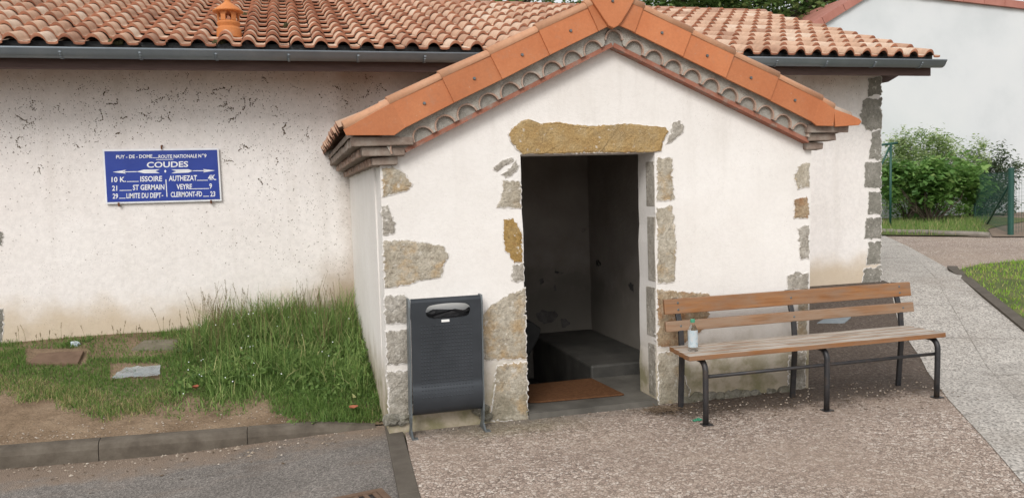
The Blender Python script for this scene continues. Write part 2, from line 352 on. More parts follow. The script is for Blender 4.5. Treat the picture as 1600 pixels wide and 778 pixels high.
yy = M.math('ADD', y, M.math('MULTIPLY', M.noise(4, 6), .9))
k = M.mix(M.math('MULTIPLY', M.mapr(yy, 5.95, 6.35), .75), k, (.24, .175, .125))
k = M.mix(M.math('MULTIPLY', M.ramp(M.noise(1.5, 6, vec=M.scale(M.pos, (1, 2.6, 1))), [(.54, 0.0), (.72, 1.0)]), .45), k, (.21, .16, .125))
M.col(k); M.bump(M.voro(110), .7, .008); MAT['asphalt'] = M.m
MAT['kerb'] = plain('mossy concrete kerb', [(.075, .062, .048), (.11, .092, .072), (.145, .125, .10)], 7, .92, bump=.5, bscale=60, bdist=.008)
MAT['edging'] = plain('dark concrete edging', [(.085, .072, .058), (.125, .108, .088)], 7, .92, bump=.5, bscale=60, bdist=.006)
M = MT('bare trodden soil', .97, 0, .1)
k = M.ramp(M.noise(3.2, 7), [(.3, (.17, .12, .078)), (.5, (.25, .18, .12)), (.7, (.32, .24, .165))])
k = M.mix(.6, k, M.ramp(M.noise(70, 5), [(.3, .6), (.7, 1.25)]), 'MULTIPLY')
M.col(k); M.bump(M.noise(18, 7), .8, .04); M.bump(M.noise(90, 4), .6, .012); MAT['soil'] = M.m
MAT['meadow'] = plain('rough meadow', [(.06, .085, .025), (.10, .12, .04), (.17, .15, .07)], 3, .95, bump=.6, bscale=20)
def leafm(name, stops, transl=.42, rough=.6):
    M = MT(name, rough, 0, .3); k = M.ramp(M.attr(), stops); M.col(k)
    t = M.n('ShaderNodeBsdfTranslucent'); M.set(t.inputs[0], k)
    mx = M.n('ShaderNodeMixShader'); mx.inputs[0].default_value = transl
    M.nt.links.new(M.b.outputs[0], mx.inputs[1]); M.nt.links.new(t.outputs[0], mx.inputs[2])
    M.nt.links.new(mx.outputs[0], M.nt.nodes['Material Output'].inputs[0]); return M.m
MAT['grass'] = leafm('verge grass', [(0, (.06, .11, .027)), (.4, (.14, .245, .058)), (.75, (.23, .34, .09)), (.86, (.31, .33, .13)), (1, (.48, .41, .21))])
MAT['weeds'] = leafm('tall weed grass', [(0, (.06, .115, .03)), (.45, (.16, .265, .07)), (.85, (.32, .43, .14)), (1, (.55, .52, .25))])
MAT['seed'] = leafm('dry seed heads', [(0, (.15, .13, .055)), (1, (.28, .22, .12))])
MAT['lawn'] = leafm('bright lawn', [(0, (.11, .24, .02)), (.6, (.22, .42, .045)), (.9, (.36, .48, .10)), (1, (.48, .42, .18))])
MAT['fig'] = leafm('broad leaf', [(0, (.07, .16, .04)), (.6, (.18, .33, .085)), (1, (.38, .52, .18))])
MAT['pale_leaf'] = leafm('pale leaf', [(0, (.13, .22, .065)), (.5, (.29, .40, .15)), (1, (.56, .62, .37))])
MAT['dark_leaf'] = leafm('dark leaf', [(0, (.045, .068, .038)), (.7, (.11, .155, .08)), (1, (.21, .26, .15))])
MAT['tree_leaf'] = leafm('tree leaf', [(0, (.06, .12, .034)), (.6, (.15, .25, .08)), (1, (.30, .41, .15))])
MAT['bark'] = plain('bark', [(.07, .055, .04), (.13, .105, .08)], 12, .95, bump=.8, bscale=30, bdist=.02)
MAT['fence'] = plain('green coated steel', [(.012, .06, .045), (.02, .085, .065)], 4, .5, .1, .5, bump=0)
MAT['timber'] = plain('grey timber edging', [(.18, .16, .135), (.27, .245, .21)], 6, .9, bump=.4)
MAT['mat'] = plain('rust coir', [(.10, .048, .024), (.155, .075, .038)], 40, .98, spec=.05, bump=1, bscale=140, bdist=.01)
MAT['dead'] = plain('fallen red leaf', [(.32, .09, .05), (.38, .14, .08)], 20, .8)
MAT['twig'] = plain('twigs', [(.08, .055, .035), (.17, .125, .085)], 20, .95)
MAT['blue'] = None
M = MT('blue enamel', .28, 0, .5)
k = M.ramp(M.noise(5, 6), [(.3, (.010, .034, .25)), (.7, (.016, .046, .30))])
k = M.mix(M.math('MULTIPLY', M.ramp(M.noise(40, 5), [(.64, 0.0), (.72, 1.0)]), .2), k, (.10, .12, .25)); M.col(k); M.bump(M.noise(6, 3), .08, .02); MAT['blue'] = M.m
MAT['enamel'] = plain('white enamel', [(.70, .71, .74), (.80, .81, .83)], 9, .35, spec=.5, bump=.05)
MAT['rust'] = plain('rust', [(.10, .04, .02), (.20, .09, .05)], 20, .9)
MAT['ivy'] = plain('dead ivy rootlets', [(.07, .05, .028), (.15, .11, .065)], 30, .95)
MAT['cover_brown'] = plain('rusty cover', [(.12, .075, .05), (.19, .125, .085)], 9, .85, bump=.5)
MAT['cover_grey'] = plain('grey cover', [(.17, .20, .22), (.24, .265, .28)], 8, .7)
MAT['concrete'] = plain('grey concrete', [(.13, .115, .08), (.21, .185, .14)], 7, .93, bump=.5)
M = MT('clear dusty sheet', .25, 0, .5); M.b.inputs['Alpha'].default_value = .55; M.col(M.ramp(M.noise(12, 5), [(.3, (.28, .34, .37)), (.7, (.52, .58, .61))])); M.bump(M.noise(14, 4), .6, .02); MAT['film'] = M.m
MAT['pebbles'] = plain('small pale stones', [(.20, .15, .11), (.34, .28, .22), (.55, .50, .44)], 25, .9)

# ================================================================== ground
P, W = 5.603, 8.4
def groundz(X, Y):
    z = zg(X, Y)-.10
    if X < .75 and Y < 6.2: z = -.22
    if .75 < X < 4.2 and 5.9 < Y < 8.6: z = -1.2
    return z
gx = sorted(set([-400, -150, -60, -30, -15]+[round(-8+.5*i, 2) for i in range(53)]+[25, 40, 80, 200, 400]))
gy = sorted(set([-300, -100, -40, -15, -6]+[round(-3+.5*i, 2) for i in range(50)]+[30, 50, 90, 200, 500, 900]))
V = [(x, y, groundz(x, y)) for y in gy for x in gx]; nx = len(gx)
npobj('ground', V, [(j*nx+i, j*nx+i+1, (j+1)*nx+i+1, (j+1)*nx+i) for j in range(len(gy)-1) for i in range(nx-1)], MAT['meadow'])['kind'] = 'structure'
def zroad(X, Y): return -.105+.075*sm(-1.2, .55, X)
road = sheet('road', [(-40, -30), (.40, -30), (.55, 4.4), (.64, 5.93), (.40, 5.98), (-2, 6.17), (-6, 6.5), (-40, 9.0)], zroad, MAT['asphalt'], .5, knots=())
def kerbline(X): return 5.865+.10*(0.6-X) if X > -3 else 6.225+.10*(-3-X)
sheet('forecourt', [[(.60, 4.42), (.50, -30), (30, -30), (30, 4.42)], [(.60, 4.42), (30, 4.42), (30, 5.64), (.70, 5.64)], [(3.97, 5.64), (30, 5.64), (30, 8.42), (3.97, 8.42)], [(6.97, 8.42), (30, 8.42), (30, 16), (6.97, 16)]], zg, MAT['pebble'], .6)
# flush concrete edging between road and forecourt
bm = bmesh.new()
for (ya, xa, yb, xb) in ((5.90, .585, 4.42, .50), (4.41, .50, 3.2, .43), (3.19, .43, -8, .2)):
    v = [bm.verts.new(q) for q in ((xa, ya, -.2), (xa+.115, ya, -.2), (xa+.115, ya, .007), (xa, ya, .002), (xb, yb, -.2), (xb+.115, yb, -.2), (xb+.115, yb, .007), (xb, yb, .002))]
    for f in ((0, 1, 2, 3), (7, 6, 5, 4), (0, 4, 5, 1), (1, 5, 6, 2), (2, 6, 7, 3), (3, 7, 4, 0)): bm.faces.new([v[i] for i in f])
obj('edging_strip', bm, MAT['edging'], bevel=.006)['kind'] = 'structure'
# kerb : rounded concrete lengths
bm = bmesh.new()
segs = [(.52, -.38), (-.385, -1.37), (-1.375, -2.36), (-2.365, -3.35), (-3.355, -4.35), (-4.355, -6)]
for (a, b) in segs:
    n = 8; rows = []
    prof = [(0, -.25), (.0, -.02), (.012, .01), (.04, .028), (.09, .034), (.125, .03), (.125, -.25)]
    for i in range(n+1):
        X = a+(b-a)*i/n; drop = -.05*sm(.1, .55, X); wob = random.uniform(-.003, .003)
        rows.append([bm.verts.new((X, kerbline(X)+p+wob, q+drop if q > -.1 else q)) for p, q in prof])
    for i in range(n):
        for k in range(len(prof)-1): bm.faces.new((rows[i][k], rows[i][k+1], rows[i+1][k+1], rows[i+1][k]))
    bm.faces.new(rows[0]); bm.faces.new(rows[-1][::-1])
obj('kerb', bm, MAT['kerb'], smooth=False, bevel=0)['kind'] = 'structure'
# verge soil
def zverge(X, Y):
    k = kerbline(X)+.13; t = (Y-k)/(8.4-k)
    if t <= 0: return .026-.05*sm(.1, .55, X)
    return .026-.05*sm(.1, .55, X)*sm(.25, 0, t)+.405*t+.018*math.sin(3.1*X+1)*math.sin(2.3*Y)*min(1, 5*t)
sheet('verge', [(.66, 5.93), (.55, 5.965), (-.38, 6.055), (-2.36, 6.255), (-3, 6.32), (-6, 6.62), (-6, 8.5), (.66, 8.5)], zverge, MAT['soil'], .12, knots=())
# pale slab path
pl = [gp(*q) for q in ((1600, 758), (1550, 700), (1481, 624), (1440, 563), (1405, 512))]
pth = [(3.2, 2.7), (2.2, 1.2), (1.2, -8), (8, -8), (7.5, 2)] 
pathpts = [(p.x, p.y) for p in pl] + [(7.05, 8.3), (7.05, 12.9)] + [(q.x, q.y) for q in (gp(1383, 369), gp(1420, 386), gp(1490, 425), gp(1545, 467), gp(1600, 512))] + [(6.6, 3.6), (6.0, -8), (2.4, -8), (3.2, 2.6)]
sheet('path', pathpts, lambda X, Y: zg(X, Y)+.005, MAT['slab'], .6)
# lawn on the right and its dark edging
le = [gp(1600, 512), gp(1545, 467), gp(1490, 424)]
lb = [gp(1600, 408)]
far = gp(1530, 414)
lawnpts = [(le[0].x+.1, le[0].y-.1), (le[1].x+.04, le[1].y), (le[2].x+.04, le[2].y), (far.x, far.y), (lb[0].x, lb[0].y), (14, 7.0), (12, 3.5), (7.0, 5.2)]
sheet('lawn', lawnpts, lambda X, Y: zg(X, Y)+.012, MAT['meadow'], .6)
bm = bmesh.new(); el = [gp(1640, 545), le[0], le[1], le[2], gp(1488, 420)]
for a, b in zip(el[:-1], el[1:]):
    n = (b-a).cross(Vector((0, 0, 1))).normalized()*.06; up = Vector((0, 0, .04)); dn = Vector((0, 0, -.1))
    v = [bm.verts.new(q) for q in (a-n+dn, a+n+dn, a+n+up, a-n+up, b-n+dn, b+n+dn, b+n+up, b-n+up)]
    for f in ((0, 1, 2, 3), (7, 6, 5, 4), (0, 4, 5, 1), (1, 5, 6, 2), (2, 6, 7, 3), (3, 7, 4, 0)): bm.faces.new([v[i] for i in f])
obj('lawn_edging', bm, MAT['edging'])['kind'] = 'structure'
# rough bank beyond the timber edging, and the lane behind the mesh fence
ta, tb = gp(1370, 364), gp(1546, 371)
sheet('bank', [(ta.x-2.5, ta.y+1), (tb.x, tb.y), (tb.x+1.2, tb.y+1.2), (17.5, 15.5), (19, 22), (8, 22)], lambda X, Y: zg(X, Y)+.03, MAT['meadow'], .8)
sheet('lane', [(tb.x+.02, tb.y-.05), (tb.x+1.2, tb.y+1.2), (17.5, 15.5), (19, 22), (32, 22), (32, 10), (tb.x+1.2, tb.y-.8)], lambda X, Y: zg(X, Y)+.02, MAT['asphalt'], 1.0)

# ================================================================== tile roof generator
def tile_roof(name, O, e, u, n, width, length, pitch, expo, parent, amp=.066, t=.021, lift=.036, upper=None):
    O, e, u, n = map(Vector, (O, e, u, n)); V = []; Fc = []; rnd = []; fm = []
    prof = [(q, amp*math.sin(math.pi*q/.58)**.62 if 0 < q < .58 else 0) for q in .58*(.5-.5*np.cos(np.linspace(0, math.pi, 11)))]+[(.66, -.008), (.90, -.008), (1.0, 0)]
    nc = int(math.ceil(width/pitch)); nr = int(math.ceil(length/expo)); K = len(prof)
    for r in range(nr):
        v0 = r*expo; v1 = min(length, v0+expo+.03)
        for c in range(nc):
            rr = min(1, max(0, random.gauss(.5, .26))); js = random.uniform(-.006, .006); jn = random.uniform(0, .006); jv = random.uniform(-.008, .008)
            b = len(V)
            for (vv, h, dn) in ((v0+jv, lift+jn, 0), (v1, 0.0, 0), (v0+jv, lift+jn, -t)):
                for s, z in prof:
                    V.append(O+e*((c+s)*pitch+js)+u*vv+n*(z*(1.0 if dn == 0 else .86)+h+dn)); rnd.append(rr)
            for k in range(K-1):
                Fc.append((b+k, b+k+1, b+K+k+1, b+K+k)); fm.append(0)
                Fc.append((b+k, b+2*K+k, b+2*K+k+1, b+k+1)); fm.append(1)
    o = npobj(name, V, Fc, [MAT['tile'], MAT['tile_edge']], parent, rnd, True, fm)
    return o

# ================================================================== long building
LX, RX = -6.4, 7.0
bld = empty('long_building', (0, W, 0), 'long low whitewashed building with clay tiled roof and blue plaque on its stained wall', 'building')
bm = bmesh.new(); box(bm, LX, RX, W, W+5.8, -.2, 2.99); wall = obj('wall', bm, MAT['wall'], bld)
# gable triangles on the two ends
for X in (LX+.02, RX-.22):
    bm = bmesh.new(); prism(bm, [(X, W+.02, 2.99), (X, W+5.78, 2.99), (X, 11.3, 4.22)], (.2, 0, 0))
    obj('gable', bm, MAT['wall'], bld)
EY, EZ, RY, RZ = 7.73, 3.035, 11.3, 4.30
uvec = Vector((0, RY-EY, RZ-EZ)); L = uvec.length; uvec.normalize(); nvec = Vector((0, -uvec.z, uvec.y))
roof = tile_roof('roof', (LX-.3, EY, EZ), (1, 0, 0), uvec, nvec, 7.25-(LX-.3), L-.02, (7.25-(LX-.3))/66, .335, bld)
bm = bmesh.new()      # boarding under the tiles and the back slope
prism(bm, [(LX-.28, EY+.06, EZ-.03), (LX-.28, RY, RZ-.04), (LX-.28, RY, RZ-.09), (LX-.28, EY+.06, EZ-.09)], (7.20-LX+.28, 0, 0))
obj('roof_boarding', bm, MAT['fascia'], roof)
bm = bmesh.new(); prism(bm, [(LX-.28, RY+.02, RZ), (LX-.28, RY+3.3, RZ-1.22), (LX-.28, RY+3.3, RZ-1.30), (LX-.28, RY+.02, RZ-.09)], (7.20-LX+.28, 0, 0))
obj('back_slope', bm, MAT['ridge'], roof)
# ridge tiles
V = []; Fc = []; rnd = []; x0 = LX-.3; i = 0
while x0 < 7.15:
    x1 = min(x0+.42, 7.27); rr = random.random(); b = len(V); r0 = .115; r1 = .100
    for (X, rr_) in ((x0, r1), (x1, r0), (x1, r0-.018)):
        for k in range(9):
            a = math.pi*k/8; V.append((X, RY+.02+rr_*1.25*math.cos(a), RZ-.02+rr_*math.sin(a))); rnd.append(rr)
    for k in range(8):
        Fc.append((b+k, b+k+1, b+10+k, b+9+k)); Fc.append((b+9+k, b+10+k, b+19+k, b+18+k))
    x0 += .40
npobj('ridge_tiles', V, Fc, MAT['ridge'], roof, rnd, True)
# lantern shaped clay vent
vb = onY(357, 53, 8.55)
vent = None
bm = bmesh.new(); cx, cy = onY(358, 52, 8.32).x, 8.32; zb = EZ+(cy-EY)*(RZ-EZ)/(RY-EY)+.075
lathe(bm, [(.125, -.10), (.122, .02), (.105, .05), (.112, .075), (.118, .10), (.108, .125), (.095, .13)], (cx, cy, zb), 28)
for k in range(6):                                                     # posts between the arched openings
    a = 2*math.pi*(k+.08)/6; pts = []
    for da in (-.24, .24):
        for rr in (.112, .088): pts.append((cx+rr*math.cos(a+da), cy+rr*math.sin(a+da)))
    q = [(pts[0][0], pts[0][1], zb+.125), (pts[2][0], pts[2][1], zb+.125), (pts[3][0], pts[3][1], zb+.125), (pts[1][0], pts[1][1], zb+.125)]
    prism(bm, q, (0, 0, .125))
for k in range(6):                                                     # arch heads
    a0 = 2*math.pi*(k+.08)/6+.24; a1 = 2*math.pi*(k+1.08)/6-.24; n = 8
    lo = [(a0+(a1-a0)*i/n, .20+.042*math.sin(math.pi*i/n)) for i in range(n+1)]
    for i in range(n):
        (aa, za), (ab, zc) = lo[i], lo[i+1]
        v = [bm.verts.new((cx+r*math.cos(t_), cy+r*math.sin(t_), zb+h)) for r in (.112, .09) for (t_, h) in ((aa, za), (ab, zc), (ab, .255), (aa, .255))]
        for f in ((0, 1, 2, 3), (7, 6, 5, 4), (0, 4, 5, 1), (2, 6, 7, 3)): bm.faces.new([v[j] for j in f])
for v in bm.verts: v.co.x = cx+(v.co.x-cx)*.93; v.co.y = cy+(v.co.y-cy)*.93; v.co.z = zb-.06+(v.co.z-zb+.06)*.70
vent = obj('roof_vent', bm, MAT['lantern'], bld, False, .004)
tag(vent, 'orange clay lantern vent with arched openings on the tiled roof')
bm = bmesh.new(); lathe(bm, [(.10, .245), (.15, .25), (.155, .262), (.13, .29), (.085, .335), (.05, .37), (.03, .39), (.034, .41), (.04, .43), (.028, .455), (.005, .465)], (cx, cy, zb), 28)
for v in bm.verts: v.co.x = cx+(v.co.x-cx)*.93; v.co.y = cy+(v.co.y-cy)*.93; v.co.z = zb-.06+(v.co.z-zb+.06)*.70
obj('vent_cap', bm, MAT['lantern'], vent, True)
# moss on the tiles
MAT['moss'] = plain('roof moss', [(.035, .035, .015), (.10, .09, .04)], 30, .98, bump=.8)
for (px_, py_) in ((343, 67), (595, 57), (556, 42), (386, 24), (452, 40), (180, 66)):
    q = onY(px_, py_, 8.0); d_ = ray(px_, py_); t_ = 1
    for s_ in range(4000):
        p_ = CAMP+d_*(6+s_*.002)
        if p_.z <= EZ+(p_.y-EY)*(RZ-EZ)/(RY-EY)+.03: break
    bm = bmesh.new()
    for k in range(24):
        bmesh.ops.create_icosphere(bm, subdivisions=1, radius=random.uniform(.014, .024), matrix=Matrix.Translation(p_+Vector((random.uniform(-.05, .05), random.uniform(-.03, .03), random.uniform(-.01, .01)))))
    obj('moss_clump', bm, MAT['moss'], roof)
# gutter : half round zinc with rolled front edge, seam clips
def gutter(a, b, parent):
    bm = bmesh.new(); yc, zc, r = 7.70, 2.995, .075; prof = []
    for k in range(11):
        an = math.pi+math.pi*k/10; prof.append((yc+r*math.cos(an), zc+r*math.sin(an)*.98))
    ou = [(yc-r-.012, zc+.006), (yc-r-.010, zc-.008)]
    prof = [(yc-r+.004, zc+.010)]+[(yc-r-.008, zc+.010), (yc-r-.013, zc+.001), (yc-r-.006, zc-.009)]+prof[1:]
    A = [bm.verts.new((a, p, q)) for p, q in prof]; B = [bm.verts.new((b, p, q)) for p, q in prof]
    for k in range(len(prof)-1): bm.faces.new((A[k], A[k+1], B[k+1], B[k]))
    for X in (a, b):                                                    # stop ends
        vv = [bm.verts.new((X, yc+r*math.cos(math.pi+math.pi*k/10), zc+r*.98*math.sin(math.pi+math.pi*k/10))) for k in range(11)]; bm.faces.new(vv)
    X = a+.55
    while X < b-.1:                                                     # bracket straps
        for k in range(1, 10):
            an, a2 = math.pi+math.pi*k/10, math.pi+math.pi*(k+1)/10
            v = [bm.verts.new((X+s_, yc+(r+.004)*math.cos(t_), zc+(r+.004)*.98*math.sin(t_))) for s_ in (-.012, .012) for t_ in (an, a2)]
            bm.faces.new((v[0], v[1], v[3], v[2]))
        X += .62
    o = obj('gutter', bm, MAT['zinc'], parent, True); s = o.modifiers.new('solid', 'SOLIDIFY'); s.thickness = .003; return o
gutter(LX-.3, 1.95, bld); gutter(2.66, 7.25, bld)
bm = bmesh.new(); box(bm, LX-.28, 7.18, 7.785, 7.81, 2.845, 3.02); obj('fascia', bm, MAT['fascia'], bld)
bm = bmesh.new(); box(bm, LX-.28, 7.21, 7.795, 7.83, 3.022, 3.085); obj('eave_filler', bm, MAT['black'], bld)
bm = bmesh.new(); box(bm, LX-.28, 6.6, 7.812, W-.002, 2.945, 2.965); obj('soffit', bm, MAT['soffit'], bld)
bm = bmesh.new(); box(bm, 6.602, 7.17, 7.812, W-.002, 2.945, 2.965); obj('soffit', bm, MAT['fascia'], bld)
bm = bmesh.new(); prism(bm, [(RX+.002, W+.02, 2.944), (RX+.30, W+.02, 2.944), (RX+.14, W+.02, 2.865), (RX+.002, W+.02, 2.865)], (0, .16, 0))
obj('bracket', bm, MAT['fascia'], bld)
bm = bmesh.new(); prism(bm, [(7.15, W+.2, 3.05), (7.15, RY, RZ-.10), (7.15, RY, RZ-.26), (7.15, W+.2, 2.97)], (.04, 0, 0)); obj('bargeboard', bm, MAT['fascia'], bld)

def stone_plate(name, pts, Y, mat, parent, lift=.007, label=None, grow=1.035, jit=1.0):
    """ragged exposed stone face, standing a little proud of the plaster"""
    P3 = []; n = len(pts); cc = Vector((sum(p[0] for p in pts)/n, sum(p[1] for p in pts)/n)); pts = [tuple(cc+(Vector(p)-cc)*grow) for p in pts]
    for i in range(n):
        a = Vector(pts[i]); b = Vector(pts[(i+1) % n]); m = max(1, int((b-a).length/3.2))
        for k in range(m):
            q = a.lerp(b, k/m); j = (1.7 if k else .8)*jit
            P3.append(onY(q.x+random.gauss(0, j*.6), q.y+random.gauss(0, j*.6), Y))
    c = sum(P3, Vector((0, 0, 0)))/len(P3); bm = bmesh.new()
    back = [bm.verts.new((p.x, Y+.03, p.z)) for p in P3]
    edge = [bm.verts.new((p.x, Y-.002, p.z)) for p in P3]
    face = []; core = []
    for p in P3:
        q = c+(p-c)*(1-min(.25, .004/max(.02, (p-c).length))); face.append(bm.verts.new((q.x, Y-lift*.5, q.z)))
        q = c+(p-c)*(1-min(.45, random.uniform(.016, .034)/max(.03, (p-c).length))); core.append(bm.verts.new((q.x, Y-lift+random.uniform(-.003, .003), q.z)))
    for i in range(len(P3)):
        j = (i+1) % len(P3)
        bm.faces.new((back[i], back[j], edge[j], edge[i])); bm.faces.new((edge[i], edge[j], face[j], face[i])); bm.faces.new((face[i], face[j], core[j], core[i]))
    bm.faces.new(core); bm.verts.index_update(); ci = {v.index for v in core}; nv = len(bm.verts)
    o = obj(name, bm, mat, parent)
    at = o.data.attributes.new('rim', 'FLOAT', 'POINT'); at.data.foreach_set('value', [0.0 if i in ci else 1.0 for i in range(nv)])
    if label: o['label'] = label
    return o
for pts in ([(1357, 123), (1376, 121), (1376, 148), (1356, 150)], [(1349, 158), (1376, 155), (1376, 200), (1353, 203), (1344, 181)],
            [(1363, 208), (1376, 206), (1376, 246), (1358, 247)], [(1352, 256), (1376, 253), (1376, 293), (1351, 291)],
            [(1358, 301), (1376, 300), (1376, 334), (1356, 333)], [(1354, 342), (1376, 340), (1376, 372), (1350, 372)],
            [(1357, 380), (1376, 378), (1376, 410), (1354, 413)], [(1351, 421), (1376, 416), (1376, 446), (1347, 446)]):
    stone_plate('quoin_stone', [(p[0], p[1]) for p in pts], W, MAT['stone_dark'], bld, grow=1.11)
for pts in ([(-14, 360), (4, 362), (5, 384), (-14, 386)], [(-14, 478), (5, 482), (6, 498), (3, 538), (-14, 540)]):
    stone_plate('quoin_stone', pts, W, MAT['stone_dark'], bld)
# dead ivy rootlets left on the plaster
bm = bmesh.new()
def fleck(X, Z, r, ang, el):
    n = 5; vs_ = []
    for k in range(n):
        a = 2*math.pi*k/n; rr = r*random.uniform(.5, 1.2); p, q = rr*el*math.cos(a), rr*math.sin(a)/el
        vs_.append(bm.verts.new((X+p*math.cos(ang)-q*math.sin(ang), W-.0015, Z+p*math.sin(ang)+q*math.cos(ang))))
    t_ = bm.verts.new((X, W-.002-r*.5, Z))
    for k in range(n): bm.faces.new((vs_[k], vs_[(k+1) % n], t_))
def fl(px_, py_, r): 
    if 158 < px_ < 346 and 232 < py_ < 320: return
    q = onY(px_, py_, W); fleck(q.x, q.z, r, random.uniform(0, 6.3), random.uniform(1, 2.0))
clus = [(50, 155), (25, 180), (45, 165), (88, 165), (125, 135), (160, 150), (165, 165), (155, 170), (232, 135), (235, 155), (232, 180), (240, 190), (262, 158), (278, 155), (268, 175),
        (115, 222), (55, 190), (28, 215), (340, 165), (348, 172), (380, 152), (330, 150), (355, 190), (405, 155), (430, 172), (445, 190), (420, 130), (360, 148), (305, 160), (290, 120),
        (200, 185), (145, 205), (180, 210), (60, 260), (33, 232), (350, 255), (390, 235), (455, 135), (535, 140), (565, 150), (575, 125), (590, 145), (505, 155), (445, 195), (480, 220), (545, 165), (690, 110), (560, 225), (430, 245), (410, 290)]
for cx_, cy_ in clus:
    x_, y_ = cx_, cy_; ang = random.uniform(0, 6.3)
    for k in range(random.randint(3, 9)):
        ang += random.gauss(0, .7); x_ += 3.2*math.cos(ang); y_ += 3.0*math.sin(ang); fl(x_, y_, random.uniform(.004, .012))
    for k in range(random.randint(7, 18)): fl(cx_+random.gauss(0, 13), cy_+random.gauss(0, 11), random.uniform(.0025, .007))
for k in range(1700):
    x_ = random.uniform(0, 590); y_ = 112+abs(random.gauss(0, 1))*115
    if y_ > 430 or (x_ > 500 and y_ > 215 and random.random() < .3): continue
    fl(x_, y_, random.uniform(.002, .0052))
for k in range(420): fl(random.gauss(455, 75), random.uniform(210, 420), random.uniform(.002, .006))
for k in range(320): fl(random.gauss(540, 22), random.uniform(235, 430), random.uniform(.0018, .0045))
for k in range(120): fl(random.uniform(1215, 1350), 118+abs(random.gauss(0, 1))*28, random.uniform(.002, .006))
o = obj('ivy_marks', bm, MAT['ivy'], wall); o['kind'] = 'stuff'

# ================================================================== porch
por = empty('entrance_porch', (2.3, P, 0), 'gabled white porch with orange verge tiles and an open dark doorway', 'porch')
AX, AZ = 2.308, 2.687
def jag(a, b, n, j): return [(a[0]+(b[0]-a[0])*i/n+(random.uniform(-j, j) if 0 < i < n else 0), a[1]+(b[1]-a[1])*i/n) for i in range(n)]
out = [(.585, -.2), (1.60, -.2)]+jag((1.60, 0), (1.607, 1.929), 14, .006)+[(1.607, 1.929), (2.66, 1.927)]+jag((2.66, 1.927), (2.632, 0), 14, .005)[1:]+[(2.632, -.2), (3.97, -.2), (4.022, 1.93), (AX+.005, AZ+.09), (.604, 1.90)]
bm = bmesh.new(); prism(bm, xz(out, P), (0, .30, 0)); pw = obj('wall', bm, MAT['plaster'], por)
for (x0, x1) in ((.588, 1.0), (3.6, 3.985)):
    bm = bmesh.new(); box(bm, x0, x1, P+.302, W-.002, -.2, 1.93); obj('side_wall', bm, MAT['plaster'], por)
# interior : right wall, back wall, left wall, ceiling, floor, sunken dark basin and raised ledge
bm = bmesh.new()
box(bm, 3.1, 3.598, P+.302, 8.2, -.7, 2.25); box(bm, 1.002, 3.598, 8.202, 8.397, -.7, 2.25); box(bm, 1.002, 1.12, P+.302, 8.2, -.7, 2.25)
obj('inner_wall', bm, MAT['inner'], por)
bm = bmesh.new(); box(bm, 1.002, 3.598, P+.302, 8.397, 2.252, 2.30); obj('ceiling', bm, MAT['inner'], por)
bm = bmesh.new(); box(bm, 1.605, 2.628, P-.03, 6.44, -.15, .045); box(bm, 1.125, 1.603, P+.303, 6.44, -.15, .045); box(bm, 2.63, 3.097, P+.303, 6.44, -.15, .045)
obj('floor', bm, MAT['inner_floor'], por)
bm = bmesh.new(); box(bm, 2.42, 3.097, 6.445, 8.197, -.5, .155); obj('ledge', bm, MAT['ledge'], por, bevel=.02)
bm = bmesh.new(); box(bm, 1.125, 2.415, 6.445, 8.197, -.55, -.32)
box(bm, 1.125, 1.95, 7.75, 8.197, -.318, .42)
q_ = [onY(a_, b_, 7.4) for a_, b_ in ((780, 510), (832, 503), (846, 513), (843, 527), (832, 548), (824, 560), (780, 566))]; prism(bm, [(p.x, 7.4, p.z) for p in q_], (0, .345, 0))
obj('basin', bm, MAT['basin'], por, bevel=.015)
for pl_ in ([(838, 489), (846, 484), (858, 487), (868, 485), (871, 494), (862, 503), (850, 505), (840, 501)], [(842, 437), (849, 434), (851, 441), (844, 444)], [(865, 447), (868, 445), (869, 454), (866, 455)], [(876, 500), (884, 497), (890, 508), (880, 512)]):
    bm = bmesh.new(); P3 = []
    for i in range(len(pl_)):
        a_, b_ = Vector(pl_[i]), Vector(pl_[(i+1) % len(pl_)])
        for f_ in (0, .33, .66): q_ = a_.lerp(b_, f_); P3.append(onY(q_.x+random.gauss(0, .8), q_.y+random.gauss(0, .8), 8.196))
    prism(bm, P3, (0, .003, 0)); obj('plaster_scar', bm, MAT['scar'], por)
